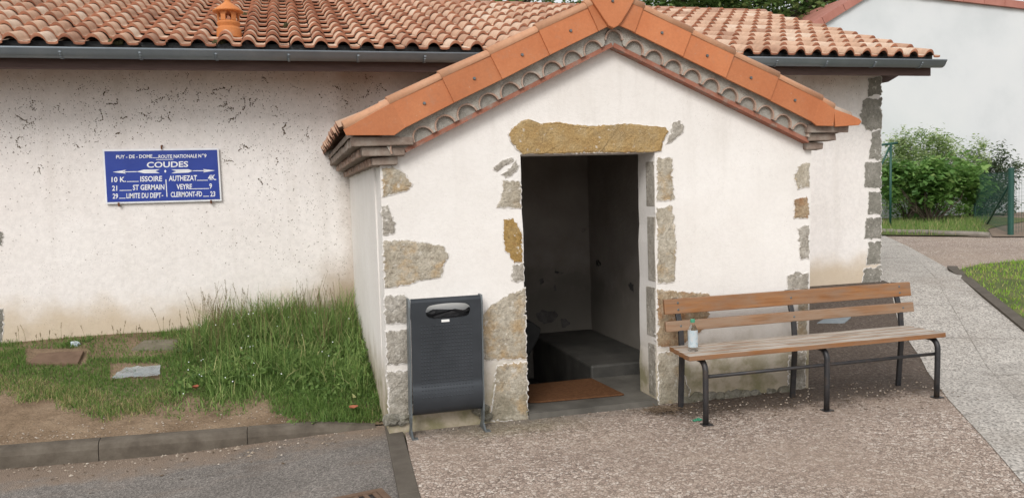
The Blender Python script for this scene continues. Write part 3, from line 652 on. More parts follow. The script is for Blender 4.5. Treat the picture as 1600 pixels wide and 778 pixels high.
# grey stones returning into the right reveal
bm = bmesh.new()
for (z0, z1, d) in ((1.52, 1.86, .15), (.95, 1.44, .13), (.52, .90, .16), (.06, .46, .13)):
    xj = 2.632+(z0+z1)/2/1.927*.028
    box(bm, xj-.006, xj+.02, P+.004, P+d, z0, z1)
obj('reveal_stone', bm, MAT['stone_grey'], por, bevel=.004)
SG, SB, SO, SR = MAT['stone_grey'], MAT['stone_beige'], MAT['stone_ochre'], MAT['stone_rust']
stones = [([(596, 263), (612, 259), (630, 268), (645, 288), (640, 296), (620, 303), (597, 308)], SB), ([(595, 322), (606, 320), (612, 335), (619, 350), (617, 364), (599, 368)], SG),
 ([(599, 378), (635, 374), (662, 378), (692, 385), (700, 400), (694, 412), (690, 432), (672, 436), (650, 440), (625, 446), (602, 450)], SB),
 ([(601, 462), (630, 459), (639, 470), (637, 505), (602, 506)], SG), ([(602, 517), (638, 514), (639, 568), (604, 570)], SG), ([(605, 580), (640, 578), (646, 630), (634, 655), (608, 655)], SG),
 ([(770, 263), (785, 250), (801, 246), (803, 252), (790, 259), (776, 268)], SG), ([(783, 273), (797, 262), (807, 251), (811, 262), (800, 275), (790, 279)], SG),
 ([(785, 281), (813, 284), (814, 326), (790, 325), (776, 325), (784, 300)], SB),
 ([(786, 343), (801, 341), (815, 360), (817, 410), (803, 412), (795, 396), (788, 392), (786, 370)], SO), ([(801, 414), (818, 410), (819, 440), (806, 441), (798, 438)], SG),
 ([(754, 490), (765, 478), (790, 463), (820, 450), (822, 560), (756, 561), (752, 520)], SB), ([(776, 571), (822, 565), (824, 656), (766, 656), (772, 610)], SB),
 ([(1026, 246), (1050, 248), (1053, 312), (1026, 315)], SB), ([(1026, 325), (1050, 324), (1057, 380), (1053, 440), (1027, 442)], SB),
 ([(1027, 452), (1065, 455), (1107, 459), (1111, 475), (1105, 500), (1095, 520), (1060, 542), (1028, 540)], SR), ([(1028, 551), (1058, 548), (1066, 580), (1078, 612), (1064, 645), (1029, 640)], SB),
 ([(1240, 272), (1250, 256), (1265, 254), (1265, 292), (1245, 296)], SB), ([(1240, 312), (1260, 306), (1264, 318), (1263, 340), (1240, 342)], SR),
 ([(1247, 356), (1264, 352), (1264, 405), (1250, 406)], SG), ([(1229, 431), (1245, 423), (1263, 426), (1262, 452), (1230, 454)], SG), ([(1248, 474), (1262, 470), (1260, 530), (1242, 533)], SB), ([(1232, 556), (1259, 546), (1257, 614), (1230, 616)], SG)]
for pts, m_ in stones: stone_plate('quoin_stone', pts, P, m_, por, .008)
stone_plate('lintel', [(793, 208), (800, 200), (812, 189), (822, 186), (840, 193), (870, 191), (920, 196), (985, 193), (1040, 199), (1045, 206), (1036, 222), (1034, 236), (1020, 238.5), (815, 242), (804, 232), (797, 222)], P, MAT['stone_lintel'], por, .016, 'ochre stone lintel over the doorway', grow=1.0, jit=.5)
stone_plate('quoin_stone', [(1046, 206), (1050, 193), (1060, 188), (1069, 197), (1068, 207), (1050, 222), (1040, 226)], P-.001, SG, por, .010)
# broken rubble foot of the wall behind the bench
for px_, py_ in ((1088, 622), (1100, 626), (1112, 618), (1125, 620), (1138, 622), (1150, 616), (1163, 622), (1180, 616), (1205, 612), (1225, 612), (1075, 632), (760, 650), (752, 640), (612, 655), (630, 655)):
    bm = bmesh.new(); q = onY(px_, py_, P-.01); s_ = random.uniform(.03, .055)
    mt = Matrix.Translation((q.x, P-.01, max(.0, q.z))) @ Matrix.Diagonal((1.3, .7, .9, 1))
    r_ = bmesh.ops.create_icosphere(bm, subdivisions=2, radius=s_, matrix=mt)
    for v in r_['verts']: v.co += Vector((random.gauss(0, .005), random.gauss(0, .004), random.gauss(0, .005)))
    obj('rubble_stone', bm, MAT['stone_dark'], por)
# ---- cornice of half round tile ends
def zW(X): return AZ-(.49*(AX-X) if X < AX else .447*(X-AX))
sl_l, sl_r = .478, .440
def side_cornice(sgn):
    k = sl_l if sgn < 0 else sl_r; th = math.atan(k); ux = Vector((sgn*math.cos(th), 0, -math.sin(th))); up = Vector((sgn*math.sin(th), 0, math.cos(th)))
    o_ = Vector((AX, 0, AZ+.005)); return ux, up, o_
def loc2(o_, ux, up, s, t, y): q = o_+ux*s+up*t; return (q.x, y, q.z)
bm = bmesh.new(); bk = bmesh.new(); br = bmesh.new(); arcs = []
sp_ = {-1: .1735, 1: .1680}
for sgn in (-1, 1):
    ux, up, o_ = side_cornice(sgn); smax = 1.80 if sgn < 0 else 1.76; r = .0765; pit = sp_[sgn]; y0, y1 = P-.10, P-.002
    # plate with the arch openings cut out of its lower edge
    pts = [(.075, .030)]; 
    cs = [pit*(i+.93) for i in range(10)]
    for c in cs:
        for kk in range(11):
            a = math.pi-math.pi*kk/10; pts.append((c+r*math.cos(a), .030+1.06*r*math.sin(a)))
    pts += [(smax, .030), (smax, .172), (-.06*0+.0, .172)]
    # apex side stays vertical
    tz = lambda s, t: (s, t)
    pts[-1] = (.172*k_ if False else -.0+.0, .172)
    P3 = [loc2(o_, ux, up, s, t, y0) for s, t in pts]
    # meet on the centre line
    P3[-1] = (AX+sgn*.001, y0, AZ+.005+.172/math.cos(math.atan(abs(ux.z/ux.x))))
    P3.append((AX+sgn*.001, y0, AZ+.125)); P3.append((AX+sgn*.045, y0, AZ+.118)); P3.append((AX+sgn*.066, y0, AZ+.085)); P3.append((AX+sgn*.070, y0, AZ+.02))
    prism(bm, P3, (0, y1-y0, 0))
    # recessed rough mortar behind
    q = [loc2(o_, ux, up, s, t, P-.078) for s, t in ((0, .02), (smax, .02), (smax, .165), (0, .165))]
    prism(bk, q, (0, .070, 0))
    # thin clay shells round each arch
    for c in cs:
        ar = bmesh.new(); arcs.append(ar)
        for kk in range(10):
            a, b = math.pi-math.pi*kk/10, math.pi-math.pi*(kk+1)/10
            qq = [loc2(o_, ux, up, c+rr*math.cos(t_), .030+1.06*rr*math.sin(t_), P-.107) for rr, t_ in ((r-.009, a), (r+.002, a), (r+.002, b), (r-.009, b))]
            prism(ar, qq, (0, .06, 0))
    # flat brick band at the foot
    q = [loc2(o_, ux, up, s, t, P-.082) for s, t in ((-.0, -.004), (1.70 if sgn < 0 else 1.78, -.004), (1.70 if sgn < 0 else 1.78, .027), (0, .027))]
    prism(br, q, (0, .080, 0))
prism(bk, [(AX, P-.0781, AZ-.005), (AX+.09, P-.0781, AZ+.16), (AX, P-.0781, AZ+.20), (AX-.09, P-.0781, AZ+.16)], (0, .069, 0))
ar = bmesh.new(); arcs.append(ar)
for kk in range(10):     # arch on the apex
    a, b = math.pi-math.pi*kk/10, math.pi-math.pi*(kk+1)/10
    qq = [(AX+rr*math.cos(t_), P-.107, AZ+.045+1.1*rr*math.sin(t_)) for rr, t_ in ((.059, a), (.073, a), (.073, b), (.059, b))]
    prism(ar, qq, (0, .06, 0))
cor = obj('cornice', bm, MAT['mortar'], por)
obj('arch_infill', bk, MAT['mortar_dark'], cor); [obj('arch_tile', ar, MAT['arch_tile'], cor) for ar in arcs]; obj('brick_band', br, MAT['brick'], cor)
# ---- stepped eaves of stacked tiles on both sides
for i, (z0, z1, xl, xr, yf) in enumerate(((1.872, 1.928, .545, 4.10, P-.045), (1.934, 1.992, .475, 4.185, P-.085), (1.999, 2.058, .405, 4.28, P-.12))):
    bm = bmesh.new(); box(bm, xl, .72+.05*i, yf, W-.002, z0, z1); bmesh.ops.subdivide_edges(bm, edges=[e for e in bm.edges if abs(e.verts[0].co.y-e.verts[1].co.y) > 1], cuts=30)
    for v in bm.verts: v.co += Vector((random.gauss(0, .004), 0, random.gauss(0, .003)))
    obj('eaves_course', bm, MAT['tile_course'], por, bevel=.006)
    bm = bmesh.new(); box(bm, 3.945-.02*i, xr, yf, W-.002, z0+.05, z1+.05); bmesh.ops.subdivide_edges(bm, edges=[e for e in bm.edges if abs(e.verts[0].co.y-e.verts[1].co.y) > 1], cuts=30)
    for v in bm.verts: v.co += Vector((random.gauss(0, .004), 0, random.gauss(0, .003)))
    obj('eaves_course', bm, MAT['tile_course'], por, bevel=.006)
    if i < 2:
        bm = bmesh.new(); yy = P+.02                                    # small tile ends showing along the left eaves course
        while yy < W-.05:
            seg = [(yy+.02*math.cos(math.pi*k/6), z0+.002+.05*math.sin(math.pi*k/6)) for k in range(7)]
            prism(bm, [(xl-.016+random.uniform(-.003, .003), p, q) for p, q in seg], (.022, 0, 0)); yy += .055
        o = obj('eaves_tile_ends', bm, MAT['arch_tile'], por); o['kind'] = 'stuff'
# ---- porch roof slopes
RXc = 2.30
zr = 3.02
for sgn, xe, ze in ((-1, .34, 2.105), (1, 4.36, 2.150)):
    a = Vector((xe, 0, ze)); b = Vector((RXc, 0, zr)); u = b-a; Ls = u.length; u.normalize()
    n_ = Vector((-u.z, 0, u.x)) if u.x > 0 else Vector((u.z, 0, -u.x))
    tile_roof('roof_slope', (xe, P-.04, ze), (0, 1, 0), u, n_, W-P+.05, Ls, .19, .335, por, amp=.05, lift=.02)
    bm = bmesh.new(); q = [(xe+.05*-sgn, P-.03, ze-.012), (RXc, P-.03, zr-.03), (RXc, P-.03, zr-.09), (xe+.05*-sgn, P-.03, ze-.05)]
    prism(bm, q, (0, W-P+.02, 0)); obj('roof_boarding', bm, MAT['tile_course'], por)
V = []; Fc = []; rnd = []; y0 = P-.05
while y0 < W+.1:
    y1 = y0+.42; rr = random.random(); b = len(V)
    for (Y, r_) in ((y0, .12), (y1, .105), (y0, .102)):
        for k in range(9):
            a = math.pi*k/8; V.append((RXc+r_*1.25*math.cos(a), Y, zr-.03+r_*math.sin(a))); rnd.append(rr)
    for k in range(8): Fc.append((b+k, b+k+1, b+10+k, b+9+k)); Fc.append((b+k, b+18+k, b+19+k, b+k+1))
    y0 += .40
npobj('ridge_tiles', V, Fc, MAT['ridge'], por, rnd, True)
# ---- orange verge tiles
YV = P-.155
bottomL = lambda X: 2.803-.458*(2.283-X); bottomR = lambda X: 2.803-.420*(X-2.283)
def verge_tile(px0, py0, px1, py1, sgn, first=False, cut=None, roll=True):
    a = onY(px0, py0, YV); b = onY(px1, py1, YV); u = (b-a); u.y = 0; Lh = u.length; u.normalize()
    n_ = Vector((-u.z, 0, u.x)); n_ = n_ if n_.z > 0 else -n_
    h = .187; lowfirst = sgn < 0
    bm = bmesh.new()
    # lower end stands a little prouder than the upper end so that each tile laps the next one down
    lo, hi = (a, b) if a.z < b.z else (b, a); u = (hi-lo).normalized(); Lh = (hi-lo).length
    c = [lo-u*.012, hi+u*.004, hi+u*.004+n_*h, lo-u*.012+n_*h]
    if cut is not None: c = cut(lo, hi, u, n_, h)
    dy = [-.012, 0, 0, -.012][:len(c)] if cut is None else [-.012]*len(c)
    fr = [bm.verts.new((q.x, YV+d_, q.z)) for q, d_ in zip(c, dy)]; bk_ = [bm.verts.new((q.x, YV+d_+.018, q.z)) for q, d_ in zip(c, dy)]
    bm.faces.new(fr); bm.faces.new(bk_[::-1])
    for i in range(len(c)): bm.faces.new((fr[i], bk_[i], bk_[(i+1) % len(c)], fr[(i+1) % len(c)]))
    o = obj('verge_tile', bm, MAT['verge'], por, bevel=.003)
    if roll:
        bm = bmesh.new(); top_lo = lo-u*.014+n_*(h+.012); top_hi = hi+u*.03+n_*(h+.004)
        if cut is not None and lo is a or cut is not None: top_lo = cut_roll.get(id(cut), top_lo)
        rings = []
        for q, r_ in ((top_lo, .050), (top_hi, .042)):
            rings.append([bm.verts.new(Vector((q.x, YV+.034, q.z))+Vector((0, -math.cos(math.pi*k/10-.35)*r_*1.0, 0))+n_*(math.sin(math.pi*k/10-.35)*r_*.85)) for k in range(13)])
        for k in range(12): bm.faces.new((rings[0][k], rings[0][k+1], rings[1][k+1], rings[1][k]))
        inner = []
        for q, r_ in ((top_lo, .036), (top_hi, .03)):
            inner.append([bm.verts.new(Vector((q.x, YV+.034, q.z))+Vector((0, -math.cos(math.pi*k/10-.35)*r_, 0))+n_*(math.sin(math.pi*k/10-.35)*r_*.85)) for k in range(13)])
        for k in range(12): bm.faces.new((rings[0][k+1], rings[0][k], inner[0][k], inner[0][k+1])); bm.faces.new((inner[0][k+1], inner[0][k], inner[1][k], inner[1][k+1]))
        obj('tile_roll', bm, MAT['verge_roll'], o, True)
        ct = (lo+hi)/2+n_*(h*.47)
        if cut is None and Lh > .2:                                    # nail head
            bm = bmesh.new(); bmesh.ops.create_cone(bm, cap_ends=True, segments=12, radius1=.011, radius2=.009, depth=.01, matrix=Matrix.Translation((ct.x, YV-.012, ct.z)) @ Matrix.Rotation(math.pi/2, 4, 'X'))
            obj('nail_head', bm, MAT['bin_frame'], o)
    return o
cut_roll = {}
lj = [(632, 200.7), (711.7, 160), (787, 123.4), (861, 85.6), (937, 48.5)]
rj = [(989, 50.5), (1064, 88), (1131, 121.5), (1200.7, 156), (1268, 191)]
for a, b in zip(lj[:-1], lj[1:]): verge_tile(*a, *b, -1)
for a, b in zip(rj[:-1], rj[1:]): verge_tile(*a, *b, 1)
verge_tile(*lj[-1], 958, 38, -1, roll=True); verge_tile(*rj[0], 958, 36, 1, roll=True)
def cutL(lo, hi, u, n_, h):
    a = onY(541, 212, YV); b = onY(616, 212, YV); return [a, b, hi+u*.004, hi+u*.004+n_*h, onY(538, 206, YV)+n_*.015]
cut_roll[id(cutL)] = onY(538, 203, YV)+Vector((0, 0, .02))
verge_tile(541, 246, *lj[0], -1, cut=cutL)
def cutR(lo, hi, u, n_, h):
    return [onY(1301, 197.5, YV), onY(1275, 197, YV), hi+u*.004, hi+u*.004+n_*h, onY(1303, 170.5, YV)]
cut_roll[id(cutR)] = onY(1303, 168, YV)+Vector((0, 0, .0))
verge_tile(*rj[-1], 1310, 213, 1, cut=cutR)
def cutR2(lo, hi, u, n_, h):
    return [onY(1304, 198.5, YV), onY(1302, 171, YV), onY(1328, 180, YV), onY(1341, 186, YV), onY(1345, 190.5, YV), onY(1341, 196, YV)]
cut_roll[id(cutR2)] = onY(1338, 183, YV)
verge_tile(1304, 198, 1345, 206, 1, cut=cutR2, roll=False)
# keystone closing the ridge
kp = [onY(q[0], q[1], YV-.03) for q in ((920, -14), (924, 0), (936, 18), (946, 33), (952, 41), (959, 44.5), (966, 41), (972, 34), (982, 18), (992, 0), (996, -14), (985, -23), (958, -27), (931, -23))]
bm = bmesh.new(); prism(bm, kp, (0, .05, 0)); obj('ridge_end_tile', bm, MAT['verge'], por, bevel=.006)
q = onY(957.5, 2, YV-.036); bm = bmesh.new(); bmesh.ops.create_cone(bm, cap_ends=True, segments=12, radius1=.011, radius2=.008, depth=.012, matrix=Matrix.Translation(q) @ Matrix.Rotation(math.pi/2, 4, 'X')); obj('nail_head', bm, MAT['bin_frame'], por)

# ================================================================== blue enamel sign
sg = empty('road_sign', (-1.17, W, 1.66), 'blue enamel road plaque with white lettering and arrows on the stained wall', 'sign')
YS = W-.03
TL, TR, BR, BL = [onY(*q, YS) for q in ((160.1, 233.9), (341.6, 231.6), (346.6, 314.2), (165.1, 319.1))]
def su(u, v, y=0.0):
    p = (TL*(1-u)+TR*u)*(1-v)+(BL*(1-u)+BR*u)*v; return Vector((p.x, YS-y, p.z))
bm = bmesh.new(); prism(bm, [su(0, 0), su(1, 0), su(1, 1), su(0, 1)], (0, .012, 0)); obj('border', bm, MAT['enamel'], sg, bevel=.003)
bm = bmesh.new(); prism(bm, [su(.015, .033, .0035), su(.985, .033, .0035), su(.985, .965, .0035), su(.015, .965, .0035)], (0, .003, 0)); obj('panel', bm, MAT['blue'], sg)
q0, q1, q2, q3 = (140, 97), (1402, 80), (1437, 655), (175, 690)
def inv(x, y):
    u = v = .5
    for _ in range(12):
        X = (q0[0]*(1-u)+q1[0]*u)*(1-v)+(q3[0]*(1-u)+q2[0]*u)*v; Y = (q0[1]*(1-u)+q1[1]*u)*(1-v)+(q3[1]*(1-u)+q2[1]*u)*v
        u += (x-X)/1262; v += (y-Y)/590
    return u, v
bm = bmesh.new(); dg = bpy.context.evaluated_depsgraph_get
def text(s, x0, x1, yb, ht):
    cu = bpy.data.curves.new('t', 'FONT'); cu.body = s; cu.size = 1; cu.offset = .022; cu.resolution_u = 3; cu.fill_mode = 'FRONT'
    ob = bpy.data.objects.new('t', cu); COL.objects.link(ob); bpy.context.view_layer.update()
    me = ob.evaluated_get(dg()).to_mesh(); vv = [v.co.copy() for v in me.vertices]; ff = [tuple(p.vertices) for p in me.polygons]
    xa = min(v.x for v in vv); xb = max(v.x for v in vv); ytop = max(v.y for v in vv)
    xc = (x0+x1)/2; new = []
    for v in vv:
        X = x0+(v.x-xa)/(xb-xa)*(x1-x0); Y = yb-v.y/.73*ht-.020*(X-xc)
        u, w_ = inv(X, Y); new.append(bm.verts.new(su(u, w_, .0048)))
    for f in ff:
        try: bm.faces.new([new[i] for i in f])
        except ValueError: pass
    ob.evaluated_get(dg()).to_mesh_clear(); bpy.data.objects.remove(ob); bpy.data.curves.remove(cu)
def poly(pts):
    vv = [bm.verts.new(su(*inv(*p), .0048)) for p in pts]; bm.faces.new(vv)
def line(x0, x1, y, t_=7): poly([(x0, y+t_/2), (x1, y+t_/2-.02*(x1-x0)), (x1, y-t_/2-.02*(x1-x0)), (x0, y-t_/2)])
text('PUY - DE - DOME', 285, 672, 191, 38); line(676, 737, 187, 6); text('ROUTE NATIONALE N', 739, 1208, 187, 38); text('9', 1240, 1266, 181, 38); text('\u00b0', 1218, 1234, 181, 38)
line(712, 900, 207, 6); text('COUDES', 612, 1063, 288, 62)
text('10 K.', 237, 388, 448, 56); line(398, 526, 445); text('ISSOIRE', 543, 778, 441, 58); text('AUTHEZAT', 850, 1160, 434, 58); line(1160, 1282, 431); text('4K.', 1283, 1375, 426, 58)
text('21', 243, 297, 543, 56); line(322, 452, 541); text('ST GERMAIN', 463, 803, 533, 58); text('VEYRE', 935, 1105, 526, 57); line(1105, 1294, 523); text('9', 1297, 1327, 518, 56)
text('29', 250, 306, 629, 56); line(318, 386, 626); text('LIMITE DU DEPT', 395, 768, 622, 56); line(774, 790, 597, 9); text('CLERMONT-FD', 872, 1216, 608, 56); line(1228, 1294, 604); text('23', 1308, 1364, 604, 56)
poly([(814, 420), (824, 420), (836, 610), (826, 610)])
poly([(800, 332), (811, 315), (824, 331), (812, 350)])
poly([(248, 341), (388, 318), (368, 339)]); poly([(248, 341), (368, 339), (390, 358)]); poly([(360, 335), (505, 333), (505, 341), (360, 343)]); poly([(500, 337), (580, 315), (752, 313), (706, 331)]); poly([(500, 337), (706, 334), (752, 352), (586, 354)])
poly([(1364, 323), (1226, 308), (1248, 326)]); poly([(1364, 323), (1248, 326), (1230, 344)]); poly([(1100, 323), (1255, 322), (1255, 330), (1100, 331)]); poly([(1120, 326), (1062, 310), (878, 314), (930, 331)]); poly([(1120, 326), (930, 334), (878, 354), (1068, 346)])
for f in bm.faces:
    if f.normal.y > 0: f.normal_flip()
obj('lettering', bm, MAT['enamel'], sg, fix=False)
for (u, v) in ((.502, -.03), (.11, 1.01), (.905, 1.01)):
    q = su(u, v); bm = bmesh.new(); tube(bm, [q+Vector((0, .028, .015 if v < 0 else -.012)), q+Vector((0, -.01, .012 if v < 0 else -.012)), q+Vector((0, -.012, -.02 if v < 0 else .016))], .008, 8)
    obj('hook', bm, MAT['rust'], sg)

# ================================================================== litter bin
lbn = empty('litter_bin', (.98, 5.45, 0), 'anthracite steel litter bin with wide slot leaning by the porch corner', 'litter bin')
X0, X1 = .745, 1.235
# front shell : profile from the top rolled edge, straight front, rolled foot
def bx(X, z): return X+(z-.55)*.022          # it leans a touch to one side
prof = [(5.482, .953), (5.478, .955), (5.472, .953), (5.466, .948), (5.46, .942), (5.452, .930)]
lower = [(5.45, .80), (5.448, .60), (5.446, .42), (5.444, .36), (5.432, .325), (5.425, .28), (5.427, .23), (5.44, .185), (5.465, .155), (5.50, .142), (5.54, .145)]
bm = bmesh.new()
def strip(pr):
    fine = []
    for i in range(len(pr)-1):                                         # Catmull-Rom through the profile
        p0, p1, p2, p3 = (Vector(pr[max(0, min(len(pr)-1, i+d_))]) for d_ in (-1, 0, 1, 2))
        for f in (0, .25, .5, .75): fine.append(tuple(.5*((2*p1)+(p2-p0)*f+(2*p0-5*p1+4*p2-p3)*f*f+(3*p1-p0-3*p2+p3)*f**3)))
    pr = fine+[pr[-1]]; a = []; nseg = 10
    for y, z in pr: a.append([bm.verts.new((bx(X0+(X1-X0)*i/nseg, z), y, z)) for i in range(nseg+1)])
    for i in range(len(a)-1):
        for k in range(nseg): bm.faces.new((a[i][k], a[i][k+1], a[i+1][k+1], a[i+1][k]))
strip(prof); strip(lower)
# panel with the slot
sz0, sz1, sxa, sxb = .808, .914, .848, 1.16
cxm, czm = (sxa+sxb)/2, (sz0+sz1)/2; rs = (sz1-sz0)/2
hole = []; outr = []
N = 48
for k in range(N):
    a = 2*math.pi*k/N; ca, sa = math.cos(a), math.sin(a)
    hx = (sxb-sxa)/2-rs
    # stadium point and matching point on the rectangle
    ex = abs(ca)**.35*math.copysign(1, ca)
    px_ = cxm+math.copysign(hx, ca)*min(1, abs(ca)*1.6)+rs*ca; pz_ = czm+rs*sa
    hole.append((px_, pz_))
    tt = min((X1-cxm)/abs(ca) if ca > 1e-6 else ((cxm-X0)/abs(ca) if ca < -1e-6 else 9), (.930-czm)/abs(sa) if sa > 1e-6 else ((czm-.80)/abs(sa) if sa < -1e-6 else 9))
    outr.append([cxm+ca*tt, czm+sa*tt])
for cxn, czn in ((X0, .80), (X1, .80), (X0, .930), (X1, .930)):
    k = min(range(N), key=lambda i: (outr[i][0]-cxn)**2+(outr[i][1]-czn)**2); outr[k] = [cxn, czn]
ypan = lambda z: 5.45+(z-.80)/.13*.002
hv = [bm.verts.new((bx(p, q), ypan(q), q)) for p, q in hole]; ovt = [bm.verts.new((bx(p, q), ypan(q), q)) for p, q in outr]
hv2 = [bm.verts.new((bx(p, q), ypan(q)+.012, q)) for p, q in hole]
for k in range(N):
    j = (k+1) % N; bm.faces.new((ovt[k], ovt[j], hv[j], hv[k])); bm.faces.new((hv[k], hv[j], hv2[j], hv2[k]))
bmesh.ops.remove_doubles(bm, verts=bm.verts, dist=.0004)
def dim(X, z, y):                                                      # pressed dimple
    v = [bm.verts.new((bx(X+.0062*math.cos(2*math.pi*k/6), z), y-.0004, z+.0062*math.sin(2*math.pi*k/6))) for k in range(6)]; t_ = bm.verts.new((bx(X, z), y-.0046, z))
    for k in range(6): bm.faces.new((v[k], v[(k+1) % 6], t_))
for i in range(17):
    for j in range(21):
        z = .765-j*.0245; 
        yf = np.interp(z, [q[1] for q in lower[::-1]][2:], [q[0] for q in lower[::-1]][2:]); dim(X0+.07+i*.0218, z, float(yf))
obj('shell', bm, MAT['bin'], lbn, smooth=False)
bm = bmesh.new(); box(bm, bx(.982, .8)-.028, bx(.982, .8)+.028, 5.4455, 5.4480, .786, .803); obj('sticker', bm, MAT['white'], lbn)
for X in (X0-.016, X1+.004):                                           # side cheeks with splayed feet
    bm = bmesh.new(); pts = [(5.555, .955), (5.47, .955), (5.455, .90), (5.452, .45), (5.44, .14), (5.46, .05), (5.395, .012), (5.395, .0), (5.56, .0), (5.56, .012), (5.51, .06), (5.52, .14), (5.555, .16)]
    v = [bm.verts.new((bx(X, z), y, z)) for y, z in pts]; v2 = [bm.verts.new((bx(X+.012, z), y, z)) for y, z in pts]
    bm.faces.new(v); bm.faces.new(v2[::-1]); n = len(v)
    for i in range(n): bm.faces.new((v[i], v2[i], v2[(i+1) % n], v[(i+1) % n]))
    box(bm, X-.012, X+.03, 5.39, 5.43, .0, .008)
    obj('leg', bm, MAT['bin_frame'], lbn)
bm = bmesh.new()                                                       # inner bucket, open above
for (x0, x1, y0, y1, z0, z1) in ((X0+.02, X1-.02, 5.475, 5.485, .17, .81), (X0+.02, X1-.02, 5.54, 5.55, .17, .845), (X0+.02, X0+.03, 5.486, 5.539, .17, .81), (X1-.03, X1-.02, 5.486, 5.539, .17, .81), (X0+.02, X1-.02, 5.475, 5.55, .15, .168)):
    vs_ = box(bm, x0, x1, y0, y1, z0, z1)
for v in bm.verts: v.co.x = bx(v.co.x, v.co.z)
obj('bucket', bm, MAT['black'], lbn)
bm = bmesh.new(); box(bm, bx(X0+.004, .9), bx(X1-.004, .9), 5.556, 5.561, .80, .945); obj('back_plate', bm, MAT['white'], lbn)
bm = bmesh.new(); nn = 26; prev = None; top = []; 
ringA = []; ringB = []; ringC = []
for k in range(nn):
    a = 2*math.pi*k/nn; X = .985+.21*math.copysign(abs(math.cos(a))**.5, math.cos(a)); Y = 5.513+.024*math.copysign(abs(math.sin(a))**.5, math.sin(a)); z = .850+random.uniform(-.012, .018)
    X = bx(X, .8); ringA.append(bm.verts.new((X, Y, z))); ringB.append(bm.verts.new((.985+(X-.985)*.85+random.uniform(-.01, .01), 5.513+(Y-5.513)*.6, z-.03+random.uniform(0, .02)))); ringC.append(bm.verts.new((.985+(X-.985)*.6, 5.513+(Y-5.513)*.4, .78+random.uniform(-.03, .05))))
for k in range(nn):
    j = (k+1) % nn; bm.faces.new((ringA[k], ringA[j], ringB[j], ringB[k])); bm.faces.new((ringB[k], ringB[j], ringC[j], ringC[k]))
bm.faces.new(ringC)
o = obj('bin_bag', bm, MAT['black']); tag(o, 'crumpled black bag showing inside the litter bin slot', 'bin bag')

# ================================================================== bench
bn = empty('park_bench', (3.7, 5.2, 0), 'long wooden slatted park bench with black steel legs before the porch', 'bench')
def plank(name, L0, L1, hgt, y, zc, mat, tilt=.10, th_=.032, nr=()):
    bm = bmesh.new(); box(bm, L0, L1, -th_/2, th_/2, -hgt/2, hgt/2)
    for v in bm.verts: v.co.y, v.co.z = y+v.co.y+v.co.z*tilt*1.4, zc+v.co.z
    o = obj(name, bm, mat, bn, bevel=.006)
    for X in nr:
        for dz in ((.025, -.025) if hgt > .09 and X != nr[1] else (0,)):
            bm = bmesh.new(); bmesh.ops.create_uvsphere(bm, u_segments=10, v_segments=6, radius=.009, matrix=Matrix.Translation((X, y-th_/2+dz*.14, zc+dz)) @ Matrix.Diagonal((1, .5, 1, 1))); obj('bolt', bm, MAT['bin_frame'], o, True)
BR_X = (2.731, 3.69, 4.69)
plank('backrest_slat', 2.622, 4.80, .110, 5.425, .778, MAT['wood'], nr=BR_X)
plank('backrest_slat', 2.612, 4.795, .075, 5.385, .637, MAT['wood_grey'], nr=BR_X)
for i, (y0, y1) in enumerate(((4.945, 5.035), (5.048, 5.135), (5.148, 5.235), (5.248, 5.325))):
    bm = bmesh.new(); box(bm, 2.575+.012*i, 4.705-.004*i, y0, y1, .468, .503); bm.faces.ensure_lookup_table(); bm.faces[1].material_index = 1; obj('seat_slat', bm, [MAT['wood'], MAT['wood_seat']], bn, bevel=.004)
for X, Xr in ((2.711, 2.731), (3.688, 3.688), (4.658, 4.668)):
    bm = bmesh.new(); pts = [(X, 5.33, .452)]+[(X, 5.05-.075*math.sin(a), .452-.075*(1-math.cos(a))) for a in np.linspace(0, math.pi/2, 8)]+[(X, 4.978, .2), (X, 4.985, .0)]
    tube(bm, pts, .0205, 12); leg = obj('front_leg', bm, MAT['iron'], bn, True)
    bm = bmesh.new(); box(bm, X-.03, X+.045, 4.955, 5.02, .001, .007); obj('foot_plate', bm, MAT['iron'], leg)
    bm = bmesh.new(); pts = [(5.40, .0), (5.36, .43), (5.375, .60), (5.455, .835)]
    a = [[bm.verts.new((Xr+dx, y+dy, z)) for dx, dy in ((-.02, -.012), (.02, -.012), (.02, .012), (-.02, .012))] for y, z in pts]
    for i in range(3):
        for k in range(4): bm.faces.new((a[i][k], a[i][(k+1) % 4], a[i+1][(k+1) % 4], a[i+1][k]))
    bm.faces.new(a[0]); bm.faces.new(a[-1]); obj('rear_leg', bm, MAT['iron'], bn, bevel=.004)
bm = bmesh.new(); tube(bm, [(2.711, 4.992, .338), (3.688, 4.992, .338), (4.658, 4.992, .338)], .0125, 10); obj('stretcher', bm, MAT['iron'], bn, True)

# ================================================================== bottle on the seat
q = onZ(1083, 548, .503); c = (q.x, q.y, .5035)
bt = empty('water_bottle', c, 'clear plastic water bottle with green cap standing on the bench seat', 'bottle')
bm = bmesh.new(); lathe(bm, [(.024, 0), (.032, .003), (.034, .012), (.034, .045), (.032, .05), (.034, .055), (.034, .10), (.0325, .105), (.034, .11), (.034, .135), (.030, .155), (.022, .175), (.014, .19), (.0125, .20), (.0125, .212)], c, 20); obj('bottle_body', bm, MAT['pet'], bt, True)
bm = bmesh.new(); lathe(bm, [(.0155, .203), (.0165, .205), (.0165, .222), (.014, .226)], c, 18); obj('cap', bm, MAT['cap'], bt, False)
bm = bmesh.new()
for k in range(10):
    a0, a1 = 2*math.pi*(k+12)/24, 2*math.pi*(k+10)/24
    v = [bm.verts.new((c[0]+r_*math.cos(a), c[1]+r_*math.sin(a), c[2]+z)) for z in (.03, .15) for r_, a in ((.0352, a0), (.0352, a1))]; bm.faces.new((v[0], v[1], v[3], v[2]))
obj('paper_label', bm, MAT['label'], bt, True)

